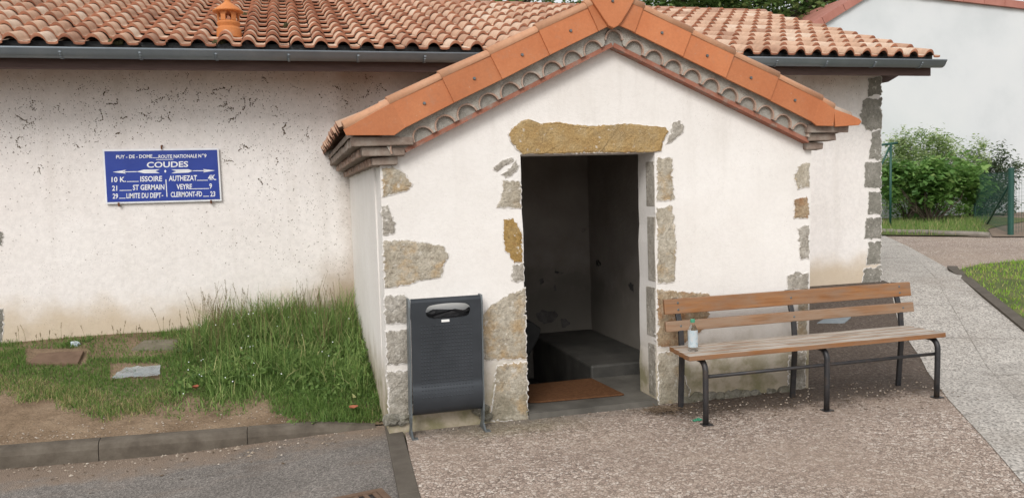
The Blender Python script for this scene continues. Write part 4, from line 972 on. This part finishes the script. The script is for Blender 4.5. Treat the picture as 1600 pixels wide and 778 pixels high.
# ================================================================== doorway things
bm = bmesh.new(); mp = [onZ(*q_, .047) for q_ in ((822, 602), (925, 592), (976, 617), (850, 630), (833, 629))]
mp = [Vector((1.66, 6.38, .047)), Vector((2.405, 6.395, .047)), Vector((2.445, 5.79, .047)), Vector((1.76, 5.825, .047)), Vector((1.69, 5.85, .047)), Vector((1.655, 5.90, .047))]
prism(bm, mp, (0, 0, .014)); o = obj('doormat', bm, MAT['mat'], bevel=.004); tag(o, 'rust brown coir doormat on the concrete floor inside the doorway', 'doormat')
bm = bmesh.new(); c0 = onZ(1040, 641, .02)
for k in range(150):
    a = random.uniform(0, math.pi); l_ = random.uniform(.02, .09); p = Vector((c0.x+random.gauss(0, .10), c0.y+random.gauss(0, .05), .012+random.uniform(0, .03)))
    d_ = Vector((math.cos(a), math.sin(a), random.uniform(-.25, .25)))*l_/2; tube(bm, [p-d_, p+d_*.2+Vector((0, 0, .004)), p+d_], random.uniform(.0012, .003), 4)
o = obj('twig_litter', bm, MAT['twig']); tag(o, 'heap of dry twigs and leaf bits at the right foot of the doorway', 'twigs', None, 'stuff')
def leaf(px_, py_, label, s_, off=.02, mat='dead'):
    p = gpv(px_, py_, off); bm = bmesh.new(); ol = [(0, -1), (.5, -.5), (.75, 0), (.45, .55), (0, 1), (-.5, .5), (-.8, 0), (-.45, -.6)]; a = random.uniform(0, 6)
    ct = bm.verts.new(p+Vector((0, 0, .012)))
    vv = [bm.verts.new(p+Vector(((x_*math.cos(a)-y_*math.sin(a))*s_, (x_*math.sin(a)+y_*math.cos(a))*s_, .02+random.uniform(0, .02)))) for x_, y_ in ol]
    for i in range(8): bm.faces.new((ct, vv[i], vv[(i+1) % 8]))
    o = obj('fallen_leaf', bm, MAT[mat]); tag(o, label, 'leaf', 'fallen leaves on the verge'); s = o.modifiers.new('solid', 'SOLIDIFY'); s.thickness = .0015
leaf(306, 609, 'red brown fallen leaf on the short grass near the bare soil', .042, .06); leaf(553, 640, 'red brown fallen leaf on the grass near the porch corner', .05, .06)
p = gp(1089, 659); bm = bmesh.new()
for k in range(4): box(bm, p.x-.03+.018*k, p.x-.015+.018*k, p.y-.012+.006*(k % 2), p.y+.012, .006, .014+.004*(k % 3))
o = obj('wrapper', bm, MAT['cap']); tag(o, 'scrap of green wrapper on the ground by the left bench leg', 'litter')
# covers, slab, film lying in the verge
def slab(name, pxs, mat, label, cat, h=.03, off=.03, group=None, sink=.03):
    bm = bmesh.new(); c = [(gpv if pxs[0][0] < 600 else gp)(*q_, off) for q_ in pxs]; prism(bm, [p-Vector((0, 0, sink)) for p in c], (0, 0, sink)); o = obj(name, bm, mat, bevel=.006); return tag(o, label, cat, group)
slab('inspection_cover', ((42, 567), (60, 551), (131, 547), (122, 566)), MAT['cover_brown'], 'rusty brown inspection cover lying in the grass near the wall', 'cover', .025, .03)
slab('concrete_slab', ((205, 545), (225, 531), (345, 527), (330, 544)), MAT['concrete'], 'grey concrete slab at the wall foot between grass tufts', 'slab', .04, .02)
slab('inspection_cover', ((1276, 504), (1290, 496), (1330, 494.5), (1319, 503.5)), MAT['cover_grey'], 'grey square inspection cover on the ground behind the bench', 'cover', .012, .012)
bm = bmesh.new(); c = [gpv(*q_, .02) for q_ in ((176, 592), (196, 575), (252, 572), (246, 590))]
for i in range(9):
    for j in range(7):
        u, v = i/8, j/6; p = (c[0]*(1-u)+c[3]*u)*(1-v)+(c[1]*(1-u)+c[2]*u)*v; bm.verts.new(p+Vector((random.gauss(0, .006), random.gauss(0, .006), .012+random.gauss(0, .005))))
bm.verts.ensure_lookup_table()
for i in range(8):
    for j in range(6): bm.faces.new((bm.verts[i*7+j], bm.verts[(i+1)*7+j], bm.verts[(i+1)*7+j+1], bm.verts[i*7+j+1]))
o = obj('plastic_sheet', bm, MAT['film'], smooth=True); tag(o, 'pale translucent plastic sheet lying in the short grass', 'plastic sheet')
p = gpv(118, 537, .02); bm = bmesh.new(); r_ = bmesh.ops.create_icosphere(bm, subdivisions=2, radius=.042, matrix=Matrix.Translation(p) @ Matrix.Diagonal((1, .8, .6, 1)))
for v in bm.verts: v.co += Vector((random.gauss(0, .006), random.gauss(0, .006), random.gauss(0, .006)))
o = obj('stone', bm, MAT['label']); tag(o, 'pale rounded stone at the foot of the stained wall', 'stone')
# drain at the road edge
bm = bmesh.new(); dz = zroad(.25, 4.8)+.004; a_ = rad(12)
DC = onZ(556, 792, -.04)
def rot(x_, y_): return (DC.x+x_*math.cos(a_)-y_*math.sin(a_), DC.y+x_*math.sin(a_)+y_*math.cos(a_))
dr = empty('drain_grate', (DC.x, DC.y, dz), 'rusty slotted drain grate at the road edge by the concrete strip', 'drain')
def rbox(bm, x0, x1, y0, y1, z0, z1):
    for v in box(bm, x0, x1, y0, y1, z0, z1): X, Y = rot(v.co.x, v.co.y); v.co.x, v.co.y = X, Y
for (x0, x1, y0, y1) in ((-.2, .2, .12, .16), (-.2, .2, -.16, -.12), (-.2, -.16, -.12, .12), (.16, .2, -.12, .12)): rbox(bm, x0, x1, y0, y1, dz-.01, dz+.012)
obj('frame', bm, MAT['cover_brown'], dr)
bm = bmesh.new()
for k in range(6): rbox(bm, -.145+k*.055, -.12+k*.055, -.118, .118, dz-.01, dz+.009)
obj('bars', bm, MAT['cover_brown'], dr)
bm = bmesh.new(); rbox(bm, -.158, .158, -.118, .118, dz-.0005, dz+.001); obj('pit', bm, MAT['black'], dr)  # flat black plate standing in for the dark hollow below the bars
# loose stones and crumbs along the kerb, verge and wall
V = []; Fc = []
def crumb(p, s_):
    b = len(V)
    for q_ in ((1, 0, 0), (-1, 0, 0), (0, 1, 0), (0, -1, 0), (0, 0, .8), (0, 0, -.5)): V.append((p[0]+q_[0]*s_*random.uniform(.6, 1.2), p[1]+q_[1]*s_*random.uniform(.6, 1.2), p[2]+q_[2]*s_*random.uniform(.6, 1.1)))
    for f in ((0, 2, 4), (2, 1, 4), (1, 3, 4), (3, 0, 4), (2, 0, 5), (1, 2, 5), (3, 1, 5), (0, 3, 5)): Fc.append(tuple(b+i for i in f))
for k in range(260):
    X = random.uniform(-2.6, .55); Y = kerbline(X)-abs(random.gauss(0, .14))-.005; crumb((X, Y, zroad(X, Y)+.003), random.uniform(.003, .012)*(1+(random.random() < .05)))
for k in range(240):
    X = random.uniform(-2.6, .1); Y = kerbline(X)+.13+abs(random.gauss(0, .16)); crumb((X, Y, zverge(X, Y)+.003), random.uniform(.003, .011))
for k in range(200):
    X = random.uniform(2.65, 4.9); Y = random.gauss(5.35, .16); crumb((X, min(Y, 5.58), .004), random.uniform(.004, .013))
for k in range(60):
    X = random.uniform(.75, 2.6); Y = P-.04-abs(random.gauss(0, .05)); crumb((X, Y, .004), random.uniform(.003, .010))
o = npobj('loose_stones', V, Fc, MAT['pebbles']); tag(o, 'loose pale grit and stone crumbs scattered along kerb and wall foot', 'grit', None, 'stuff')

# ================================================================== grass and weeds
def blades(name, items, mat, label, cat, kind='stuff', bend=.45, segs=2):
    """items rows: x, y, z, height, width, rnd"""
    A = np.array(items, 'f'); n = len(A)
    ang = RNG.uniform(0, 2*np.pi, n); la = RNG.uniform(0, 2*np.pi, n); be = np.abs(RNG.normal(0, bend, n))
    dx, dy = np.cos(ang), np.sin(ang); lx, ly = np.cos(la), np.sin(la)
    K = 2*segs+1; VV = np.zeros((n, K, 3), 'f')
    for i in range(segs+1):
        f = i/segs; hz = A[:, 3]*f*(1-.25*be*f); off = A[:, 3]*be*f*f; wd = A[:, 4]*(1-.75*f)/2
        cx_ = A[:, 0]+lx*off; cy_ = A[:, 1]+ly*off; cz_ = A[:, 2]+hz
        if i < segs:
            VV[:, 2*i] = np.stack([cx_-dx*wd, cy_-dy*wd, cz_], 1); VV[:, 2*i+1] = np.stack([cx_+dx*wd, cy_+dy*wd, cz_], 1)
        else: VV[:, K-1] = np.stack([cx_, cy_, cz_], 1)
    base = (np.arange(n)*K)[:, None]; fs = []
    for i in range(segs-1): fs += (base+np.array([[2*i, 2*i+1, 2*i+3, 2*i+2]])).tolist()
    fs += (base+np.array([[K-3, K-2, K-1]])).tolist()
    o = npobj(name, VV.reshape(-1, 3), fs, mat, None, np.repeat(A[:, 5], K)); tag(o, label, cat, None, kind); return o
from mathutils import noise as mn
def inside(px_, py_):      # how green the verge is at a spot of the photo (bare soil strip along the kerb)
    edge = np.interp(px_, [-200, 0, 60, 130, 200, 260, 300, 400, 430, 500, 600, 700], [612, 618, 622, 640, 650, 628, 618, 616, 650, 662, 668, 670])
    return edge-py_
its = []; k = 0
for _ in range(95000):
    X = random.uniform(-3.2, .62); Y = random.uniform(5.98, 8.38); z = zverge(X, Y); px_, py_ = proj((X, Y, z)); e = inside(px_, py_)
    n1 = mn.noise(Vector((X*2.2, Y*2.2, 0)))+.5*mn.noise(Vector((X*6, Y*6, 3)))
    p = sm(-10, 14, e+22*n1)
    dry = sm(.25, .7, n1*.6+ .85*sm(60, 5, e)*sm(330, 230, px_))
    if px_ < 290 and py_ < 560: p *= .35+.65*sm(-.1, .3, n1)       # thin, worn grass near the wall foot
    if 40 < px_ < 135 and 545 < py_ < 570: p = 0
    if 200 < px_ < 345 and 527 < py_ < 546: p *= .35
    if 172 < px_ < 250 and 568 < py_ < 594: p *= .05
    if random.random() > p: continue
    h = random.uniform(.018, .055)*(1+.9*max(0, n1))*(1.5 if px_ > 430 else 1)
    rn = min(1, max(0, random.gauss(.42, .2)+.5*dry*(random.random() < .5)))
    its.append((X, Y, z-.004, h, random.uniform(.004, .008), rn))
blades('grass', its, MAT['grass'], 'short patchy grass growing on the verge before the long wall', 'grass', bend=.8)
def tallh(X, Y):
    px_, py_ = proj((X, Y, zg(X, Y)))
    e = sm(-1.12, -.62, X+.12*math.sin(5*Y)); f = sm(6.15, 7.0, Y+.25*sm(.0, .5, X)); return e*f
its = []; seeds = []
for _ in range(26000):
    X = random.uniform(-1.25, .575); Y = random.uniform(6.1, 8.38); t_ = tallh(X, Y); n1 = mn.noise(Vector((X*2.5, Y*2.5, 7)))
    if random.random() > .15+.85*t_: continue
    if t_ < .08: continue
    n2 = mn.noise(Vector((X*5.5, Y*4.5, 2)))
    if n2 < -.18 and random.random() < .8: continue
    h = t_*random.uniform(.06, .28)*(1+.8*n1+.7*n2)*(.65+.55*sm(7.0, 8.2, Y))
    its.append((X, Y, zverge(X, Y)-.01, max(.04, h), random.uniform(.005, .012), min(1, max(0, random.gauss(.46, .2)))))
blades('tall_grass', its, MAT['weeds'], 'tall unkempt grass and weeds in the corner of wall and porch', 'weeds', bend=.75, segs=3)
its = []
for _ in range(5200):
    X = random.uniform(-1.15, .57); Y = random.uniform(6.3, 8.34); t_ = tallh(X, Y)
    if random.random() > t_*(.35+1.6*max(0, mn.noise(Vector((X*5.5, Y*4.5, 2))))): continue
    its.append((X, Y, zverge(X, Y)-.01, t_*random.uniform(.20, .46)*(.7+.4*sm(7, 8.2, Y)), random.uniform(.006, .012), min(1, max(0, random.gauss(.68, .2)))))
blades('long_grass', its, MAT['weeds'], 'long arching grass blades standing above the weeds by the porch', 'weeds', bend=.7, segs=4)
# broad weed leaves low in the grass
its = []
for _ in range(7000):
    X = random.uniform(-1.1, .58); Y = random.uniform(5.98, 8.2)
    if random.random() > .3+.7*tallh(X, Y): continue
    if X < -.1 and Y < 6.75: continue
    its.append((X, Y, zverge(X, Y)+random.uniform(0, .14)*tallh(X, Y), random.uniform(.02, .05), random.uniform(.02, .035), min(1, max(0, random.gauss(.4, .2)))))
blades('weed_leaves', its, MAT['weeds'], 'small broad weed leaves low among the grass by the porch', 'weeds', bend=1.3)
# flowering stalks
bm_v = []; bm_f = []; rn_ = []
def seedstalk(X, Y, h):
    z0 = zverge(X, Y); la = random.uniform(0, 6.3); be = random.uniform(.03, .28)*h; prev = None
    pts = [(X+math.cos(la)*be*f*f, Y+math.sin(la)*be*f*f, z0+h*f) for f in np.linspace(0, 1, 6)]; pts = [(x_, min(y_, 8.39), z_) for x_, y_, z_ in pts]
    b = len(bm_v)
    for i, p in enumerate(pts):
        wd = .0016*(1-.5*i/5); bm_v.append((p[0]-wd, p[1], p[2])); bm_v.append((p[0]+wd, p[1], p[2])); rn_.extend([.3, .3])
    for i in range(5): bm_f.append((b+2*i, b+2*i+1, b+2*i+3, b+2*i+2))
    for k in range(random.randint(8, 20)):
        f = random.uniform(.68, 1.0); p = np.array(pts[0])*0; i = min(4, int(f*5)); g = f*5-i; p = np.array(pts[i])*(1-g)+np.array(pts[i+1])*g
        a = random.uniform(0, 6.3); s_ = random.uniform(.006, .016); q_ = p+np.array([math.cos(a)*s_*.9, math.sin(a)*s_*.9, s_*1.1]); q_[1] = min(q_[1], 8.39); b = len(bm_v); r_ = random.uniform(.3, 1)
        n_ = np.array([-math.sin(a), math.cos(a), 0])*.0028
        bm_v.extend([tuple(p-n_), tuple(p+n_), tuple(q_)]); rn_.extend([r_]*3); bm_f.append((b, b+1, b+2))
for k in range(210):
    X = random.choice((random.gauss(-.75, .18), random.uniform(-.9, .5), random.gauss(.25, .2))); X = min(.54, max(-1.25, X)); Y = random.uniform(7.2, 8.35); seedstalk(X, Y, random.uniform(.28, .52)*(1.0 if X > -.95 else .6))
for k in range(26): seedstalk(random.uniform(-2.6, -.9), random.uniform(8.2, 8.37), random.uniform(.06, .18))
o = npobj('seed_stalks', bm_v, bm_f, MAT['seed'], None, rn_); tag(o, 'dry grass stalks with seed heads rising before the wall', 'weeds', None, 'stuff')
# bright lawn right
its = []
import itertools
def inpoly(x_, y_, poly_):
    c_ = False; n = len(poly_)
    for i in range(n):
        (xa, ya), (xb, yb) = poly_[i], poly_[i-1]
        if (ya > y_) != (yb > y_) and x_ < (xb-xa)*(y_-ya)/(yb-ya)+xa: c_ = not c_
    return c_
for _ in range(42000):
    X = random.uniform(6.6, 12.5); Y = random.uniform(4.2, 10.2)
    if not inpoly(X, Y, lawnpts): continue
    ed = sm(0, 1.0, (X-le[0].x)*.55+(Y-le[0].y)*-.45+.45*mn.noise(Vector((X*3, Y*3, 0))))
    if random.random() > .35+.65*ed: continue
    its.append((X, Y, zg(X, Y)+.01, random.uniform(.03, .065), random.uniform(.010, .016), min(1, max(0, random.gauss(.5, .16)+.3*(1-ed)))))
blades('lawn_grass', its, MAT['lawn'], 'bright green mown lawn beside the pale slab path', 'grass', bend=.6)
its = []
bpts = [(ta.x-2.2, ta.y+.9), (tb.x, tb.y+.05), (tb.x+1.1, tb.y+1.3), (16.5, 16), (11, 19)]
for _ in range(16000):
    X = random.uniform(9, 17); Y = random.uniform(11, 18)
    if not inpoly(X, Y, bpts): continue
    its.append((X, Y, zg(X, Y)+.02, random.uniform(.06, .22), random.uniform(.01, .018), min(1, max(0, random.gauss(.62, .22)))))
blades('bank_grass', its, MAT['grass'], 'rough yellowing grass on the bank beneath the bushes', 'grass', bend=.6)

# ================================================================== far right : edging timber, bushes, fence, posts
bm = bmesh.new(); t0, t1 = gp(1374, 365), gp(1546, 371.5); n = 8; pts = [t0.lerp(t1, i/n)+Vector((0, 0, .05+random.uniform(-.008, .008))) for i in range(n+1)]
tube(bm, pts, .055, 8); o = obj('timber_edging', bm, MAT['timber']); tag(o, 'grey round timber edging at the foot of the grassy bank', 'timber edging')
def leaves(n, fn, size, aspect=.6, fold=.25, droop=.4):
    V = []; Fc = []; rn = []
    for _ in range(n):
        p, s_, r_ = fn(); s_ *= size; a = random.uniform(0, 6.28); el = random.gauss(-.1, droop)
        d = Vector((math.cos(a)*math.cos(el), math.sin(a)*math.cos(el), math.sin(el))); sd_ = d.cross(Vector((random.gauss(0, .35), random.gauss(0, .35), 1))).normalized(); nn_ = sd_.cross(d)
        b = len(V); V.extend([p, p+d*s_*.5+sd_*s_*aspect*.5+nn_*s_*fold*.3, p+d*s_-nn_*s_*.1, p+d*s_*.5-sd_*s_*aspect*.5+nn_*s_*fold*.3]); rn.extend([r_]*4)
        Fc.append((b, b+1, b+2)); Fc.append((b, b+2, b+3))
    return V, Fc, rn
def bush(name, label, blobs, n, size, mat, stems, aspect=.6, group=None, spread=.45):
    base = Vector(blobs[0][0]); root = empty(name, (base.x, base.y, zg(base.x, base.y)), label, 'bush', group)
    clumps = []
    for (c_, rx, ry, rz) in blobs:
        for k in range(int(16*rx*rz/.5)+10):
            v = Vector((random.gauss(0, 1), random.gauss(0, 1), random.gauss(0, 1))).normalized()*random.uniform(.45, 1.0)**.5
            clumps.append((Vector((c_[0]+v.x*rx, c_[1]+v.y*ry, max(zg(0, 14)+.1, c_[2]+v.z*rz))), random.uniform(.10, .22), random.gauss(.5, .2)))
    def fn():
        c_, r_, q_ = random.choice(clumps); v = Vector((random.gauss(0, 1), random.gauss(0, 1), random.gauss(0, 1)))*r_*spread*1.6
        return c_+v, random.uniform(.6, 1.25), min(1, max(0, q_+random.gauss(0, .13)))
    V, Fc, rn = leaves(n, fn, size, aspect); npobj('foliage', V, Fc, mat, root, rn)
    bm = bmesh.new()
    for k in range(stems):
        c_ = random.choice(clumps)[0]; b0 = Vector((base.x+random.gauss(0, .06), base.y+random.gauss(0, .06), zg(base.x, base.y)-.03)); m_ = b0.lerp(c_, .5)+Vector((random.gauss(0, .1), random.gauss(0, .1), -.08))
        tube(bm, [b0, b0.lerp(m_, .5)+Vector((0, 0, .03)), m_, c_], [.022, .018, .014, .006], 6)
    obj('stem', bm, MAT['bark'], root); return root
def pt(px_, py_, Y): return onY(px_, py_, Y)
q1 = gp(1453, 350)
YB = q1.y
b1 = pt(1415, 290, YB); b2 = pt(1480, 285, YB); b3 = pt(1450, 305, YB-.2); b4 = pt(1525, 300, YB)
bush('fig_bush', 'broad leaved green bush on the bank with bare crooked stems showing', [((q1.x, q1.y, b3.z+.18), .7, .6, .34), ((b1.x, YB, b1.z+.12), .6, .5, .36), ((b2.x, YB, b2.z+.14), .75, .6, .36), ((b4.x, YB+.2, b4.z+.14), .5, .5, .34), ((b3.x+.2, YB-.3, b3.z+.5), .35, .3, .3)], 3600, .17, MAT['fig'], 22, .8)
YC = YB+2.0
c1, c2, c3 = pt(1420, 262, YC), pt(1470, 262, YC), pt(1395, 275, YC); c4 = pt(1440, 228, YC)
bush('pale_bush', 'pale yellow green shrub with upright shoots behind the broad leaved bush', [((c1.x, YC, c1.z), .9, .6, .6), ((c2.x, YC, c2.z), .9, .6, .6), ((c3.x, YC, c3.z), .6, .5, .5), ((c4.x, YC, c4.z), .28, .3, .45), ((c1.x-.3, YC, c1.z+.55), .2, .2, .3), ((c2.x+.2, YC, c2.z+.5), .25, .2, .3), ((c4.x+.35, YC, c4.z-.1), .2, .2, .45), ((c4.x-.55, YC, c4.z-.1), .16, .2, .4), ((c2.x+.9, YC, c2.z+.25), .5, .4, .5)], 8500, .10, MAT['pale_leaf'], 24, .45)
d1, d2, d3 = pt(1530, 265, YC+.6), pt(1562, 272, YC+.3), pt(1545, 310, YC)
bush('dark_bush', 'dark olive shrub against the white gable behind the mesh fence', [((d1.x, YC+.6, d1.z), .85, .6, .65), ((d2.x, YC+.3, d2.z), .55, .5, .75), ((d3.x, YC, d3.z), .9, .5, .5)], 6000, .10, MAT['dark_leaf'], 20, .5)
d4 = pt(1420, 318, YC-.3)
bush('low_shrub', 'low dark green shrub in the shade under the broad leaved bush', [((d4.x, YC-.3, d4.z), 1.0, .4, .34), ((d4.x+1.3, YC-.3, d4.z), 1.0, .5, .38)], 3200, .10, MAT['fig'], 10, .55)
# wire mesh fence
fp0 = gp(1579, 368.5); fB = Vector((fp0.x+.1, fp0.y+2.6, 0)); 
fb = gp(1523, 346); fr = Vector((fp0.x+3.2, fp0.y+.4, zg(0, 14)))
H = onY(1579, 265, fp0.y).z
fe = empty('mesh_fence', (fp0.x, fp0.y, fp0.z), 'green wire mesh fence with a thick post and diagonal stay', 'fence')
for (p, r_) in ((fp0, .052), (fb, .028), (fr, .04)):
    bm = bmesh.new(); tube(bm, [(p.x, p.y, p.z-.1), (p.x, p.y, H)], r_, 12); lathe(bm, [(r_*1.08, 0), (r_*1.08, .02), (r_*.3, .035)], (p.x, p.y, H), 12); obj('post', bm, MAT['fence'], fe, False)
bm = bmesh.new()
for (a, b) in ((fp0, fb), (fp0, fr)):
    Ln = (b-a).length; n = int(Ln/.075)
    for i in range(n+1):
        p = a.lerp(b, i/n); box(bm, p.x-.0016, p.x+.0016, p.y-.0016, p.y+.0016, p.z+.04, H-.04)
    for k in range(16):
        z = .08+k*(H-a.z-.12)/15.5
        tube(bm, [(a.x, a.y, a.z+z), (b.x, b.y, b.z+z)], .002, 4)
obj('mesh_panel', bm, MAT['fence'], fe)
bm = bmesh.new(); s0 = fp0.lerp(fb, .62); tube(bm, [(s0.x, s0.y, s0.z), (fp0.x, fp0.y, fp0.z+(H-fp0.z)*.82)], .02, 8); obj('stay', bm, MAT['fence'], fe, True)
# green T post
tp = gp(1391, 359); Ht = onY(1393, 223, tp.y)
gpst = empty('clothes_post', (tp.x, tp.y, tp.z), 'slim dark green steel post with a crossbar and brace near the corner of the building', 'post')
bm = bmesh.new(); tube(bm, [(tp.x, tp.y, tp.z-.1), (Ht.x-.02, tp.y, Ht.z)], .026, 10); obj('upright', bm, MAT['fence'], gpst, True)
bm = bmesh.new(); l_, r_ = onY(1374, 227, tp.y), onY(1402, 223.5, tp.y); tube(bm, [l_, r_], .026, 8); obj('crossbar', bm, MAT['fence'], gpst, True)
bm = bmesh.new(); tube(bm, [onY(1390, 230, tp.y), onY(1372, 270, tp.y)], .02, 8); obj('brace', bm, MAT['fence'], gpst, True)

# ================================================================== white gabled house behind
YH = 19.0
hs_ = empty('white_house', (18, YH, zg(0, 14)), 'tall pale house gable with pinkish verge tiles behind the bushes', 'house')
A0 = onY(1280, 42, YH); A1 = onY(1366, -11, YH); A2 = onY(1600, 15.5, YH)
e1 = Vector((A1.x+(A2-A1).x*1.9, 0, A1.z+(A2-A1).z*1.9)); e0 = A0+(A0-A1)*2.2
zb = .3
bm = bmesh.new(); prism(bm, [(e0.x, YH, zb), (e1.x, YH, zb), (e1.x, YH, e1.z), (A1.x, YH, A1.z), (e0.x, YH, e0.z)], (0, 9, 0)); obj('wall', bm, MAT['house_wall'], hs_)
rf = None
bm = bmesh.new()
for a, b in ((e0, A1), (A1, e1)):
    u = (Vector((b.x, 0, b.z))-Vector((a.x, 0, a.z))).normalized(); n_ = Vector((-u.z, 0, u.x)); Lh = (Vector((b.x, 0, b.z))-Vector((a.x, 0, a.z))).length; n = int(Lh/.36)
    for i in range(n):
        s0 = Vector((a.x, 0, a.z))+u*(Lh*i/n); s1 = Vector((a.x, 0, a.z))+u*(Lh*(i+1)/n-.006); lift = .012*((i+1) % 2)
        prism(bm, [(s0.x, YH-.10-lift, s0.z), (s1.x, YH-.10-lift, s1.z), ((s1+n_*.2).x, YH-.10-lift, (s1+n_*.2).z), ((s0+n_*.2).x, YH-.10-lift, (s0+n_*.2).z)], (0, .098, 0))
obj('verge_tiles', bm, MAT['housetile'], hs_)
bm = bmesh.new()
for a, b in ((e0, A1), (A1, e1)):
    prism(bm, [(a.x, YH+.002, a.z+.01), (b.x, YH+.002, b.z+.01), (b.x, YH+.002, b.z+.14), (a.x, YH+.002, a.z+.14)], (0, 9.1, 0))
obj('roof', bm, MAT['housetile'], hs_)

# ================================================================== trees behind the roof
def tree(px_, py_top, Y, rx, rz, n, label):
    c_ = onY(px_, py_top, Y); base = Vector((c_.x, Y, zg(0, 14))); root = empty('tree', base, label, 'tree', 'trees behind the tiled roof')
    ctr = Vector((c_.x, Y, c_.z-rz*.8)); clumps = []
    for k in range(120):
        v = Vector((random.gauss(0, 1), random.gauss(0, 1), random.gauss(0, 1))).normalized()*random.uniform(.35, 1.05)
        clumps.append((ctr+Vector((v.x*rx, v.y*rx*.8, v.z*rz)), random.uniform(.25, .55), random.gauss(.5, .22)))
    def fn():
        q_ = random.choice(clumps); return q_[0]+Vector((random.gauss(0, 1), random.gauss(0, 1), random.gauss(0, .8)))*q_[1]*.75, random.uniform(.6, 1.3), min(1, max(0, q_[2]+random.gauss(0, .12)))
    V, Fc, rn = leaves(n, fn, .22, .6); npobj('crown', V, Fc, MAT['tree_leaf'], root, rn)
    bm = bmesh.new(); tube(bm, [base+Vector((0, 0, -.2)), base.lerp(ctr, .5)+Vector((.15, 0, 0)), ctr], [.28, .2, .12], 10)
    for k in range(18):
        q_ = random.choice(clumps)[0]; b0 = base.lerp(ctr, random.uniform(.55, 1)); tube(bm, [b0, b0.lerp(q_, .5)+Vector((0, 0, .15)), q_], [.08, .05, .015], 6)
    obj('trunk', bm, MAT['bark'], root)
tree(1085, -120, 22, 2.6, 3.0, 9000, 'dense green tree rising behind the roof ridge nearest the porch apex')
tree(1210, -70, 23, 2.3, 2.6, 9000, 'green tree behind the roof ridge with pale sky through its right edge')
tree(1283, 2, 26, 1.1, 1.6, 1500, 'thin sprig topped tree beside the left slope of the white gable')
tree(800, -160, 26, 3.5, 3.6, 7000, 'tall green tree far behind the roof left of the porch apex')

# small white flowers in the weeds
V = []; Fc = []
for k in range(34):
    X = random.uniform(-.9, .5); Y = random.uniform(6.4, 8.1); h = .10+.16*random.random()*tallh(X, Y)+.05; p = (X, Y, zverge(X, Y)+h); b = len(V); r_ = random.uniform(.003, .006); V.append(p)
    for i in range(6): V.append((p[0]+r_*math.cos(i*1.047), p[1]+r_*.6*math.sin(i*1.047), p[2]+r_*.8*math.sin(i*1.047)))
    for i in range(6): Fc.append((b, b+1+i, b+1+(i+1) % 6))
o = npobj('wild_flowers', V, Fc, MAT['enamel']); tag(o, 'tiny white flowers dotted through the tall weeds', 'flowers', None, 'stuff')

# dead leaf flakes and dirt caught along the wall foot and under the bench
V = []; Fc = []
def flake(X, Y, z, r_):
    a = random.uniform(0, 6.3); el = random.uniform(.4, .9); b = len(V); V.append((X, Y, z+r_*.35))
    for i in range(6): q_ = i*1.047; p_, t_ = r_*math.cos(q_), r_*el*math.sin(q_); V.append((X+p_*math.cos(a)-t_*math.sin(a), Y+p_*math.sin(a)+t_*math.cos(a), z+random.uniform(.001, r_*.5)))
    for i in range(6): Fc.append((b, b+1+i, b+1+(i+1) % 6))
for k in range(620): X = random.uniform(2.6, 4.95); flake(X, min(5.59, random.gauss(5.25, .2)), .003, random.uniform(.004, .012))
for k in range(160): X = random.uniform(4.1, 5.6); Y = random.uniform(5.6, 7.6); flake(X, Y, zg(X, Y)+.003, random.uniform(.004, .011))
for k in range(110): flake(random.uniform(.75, 2.65), P-.03-abs(random.gauss(0, .09)), .003, random.uniform(.003, .009))
for k in range(120): flake(random.uniform(.8, 5.2), random.uniform(3.2, 5.3), .003, random.uniform(.003, .008))
for k in range(110): X = random.uniform(-2.4, .5); Y = kerbline(X)-abs(random.gauss(0, .3))-.01; flake(X, Y, zroad(X, Y)+.003, random.uniform(.004, .012))
o = npobj('leaf_litter', V, Fc, MAT['twig']); tag(o, 'dry brown leaf flakes scattered along the wall foot and under the bench', 'leaf litter', None, 'stuff')
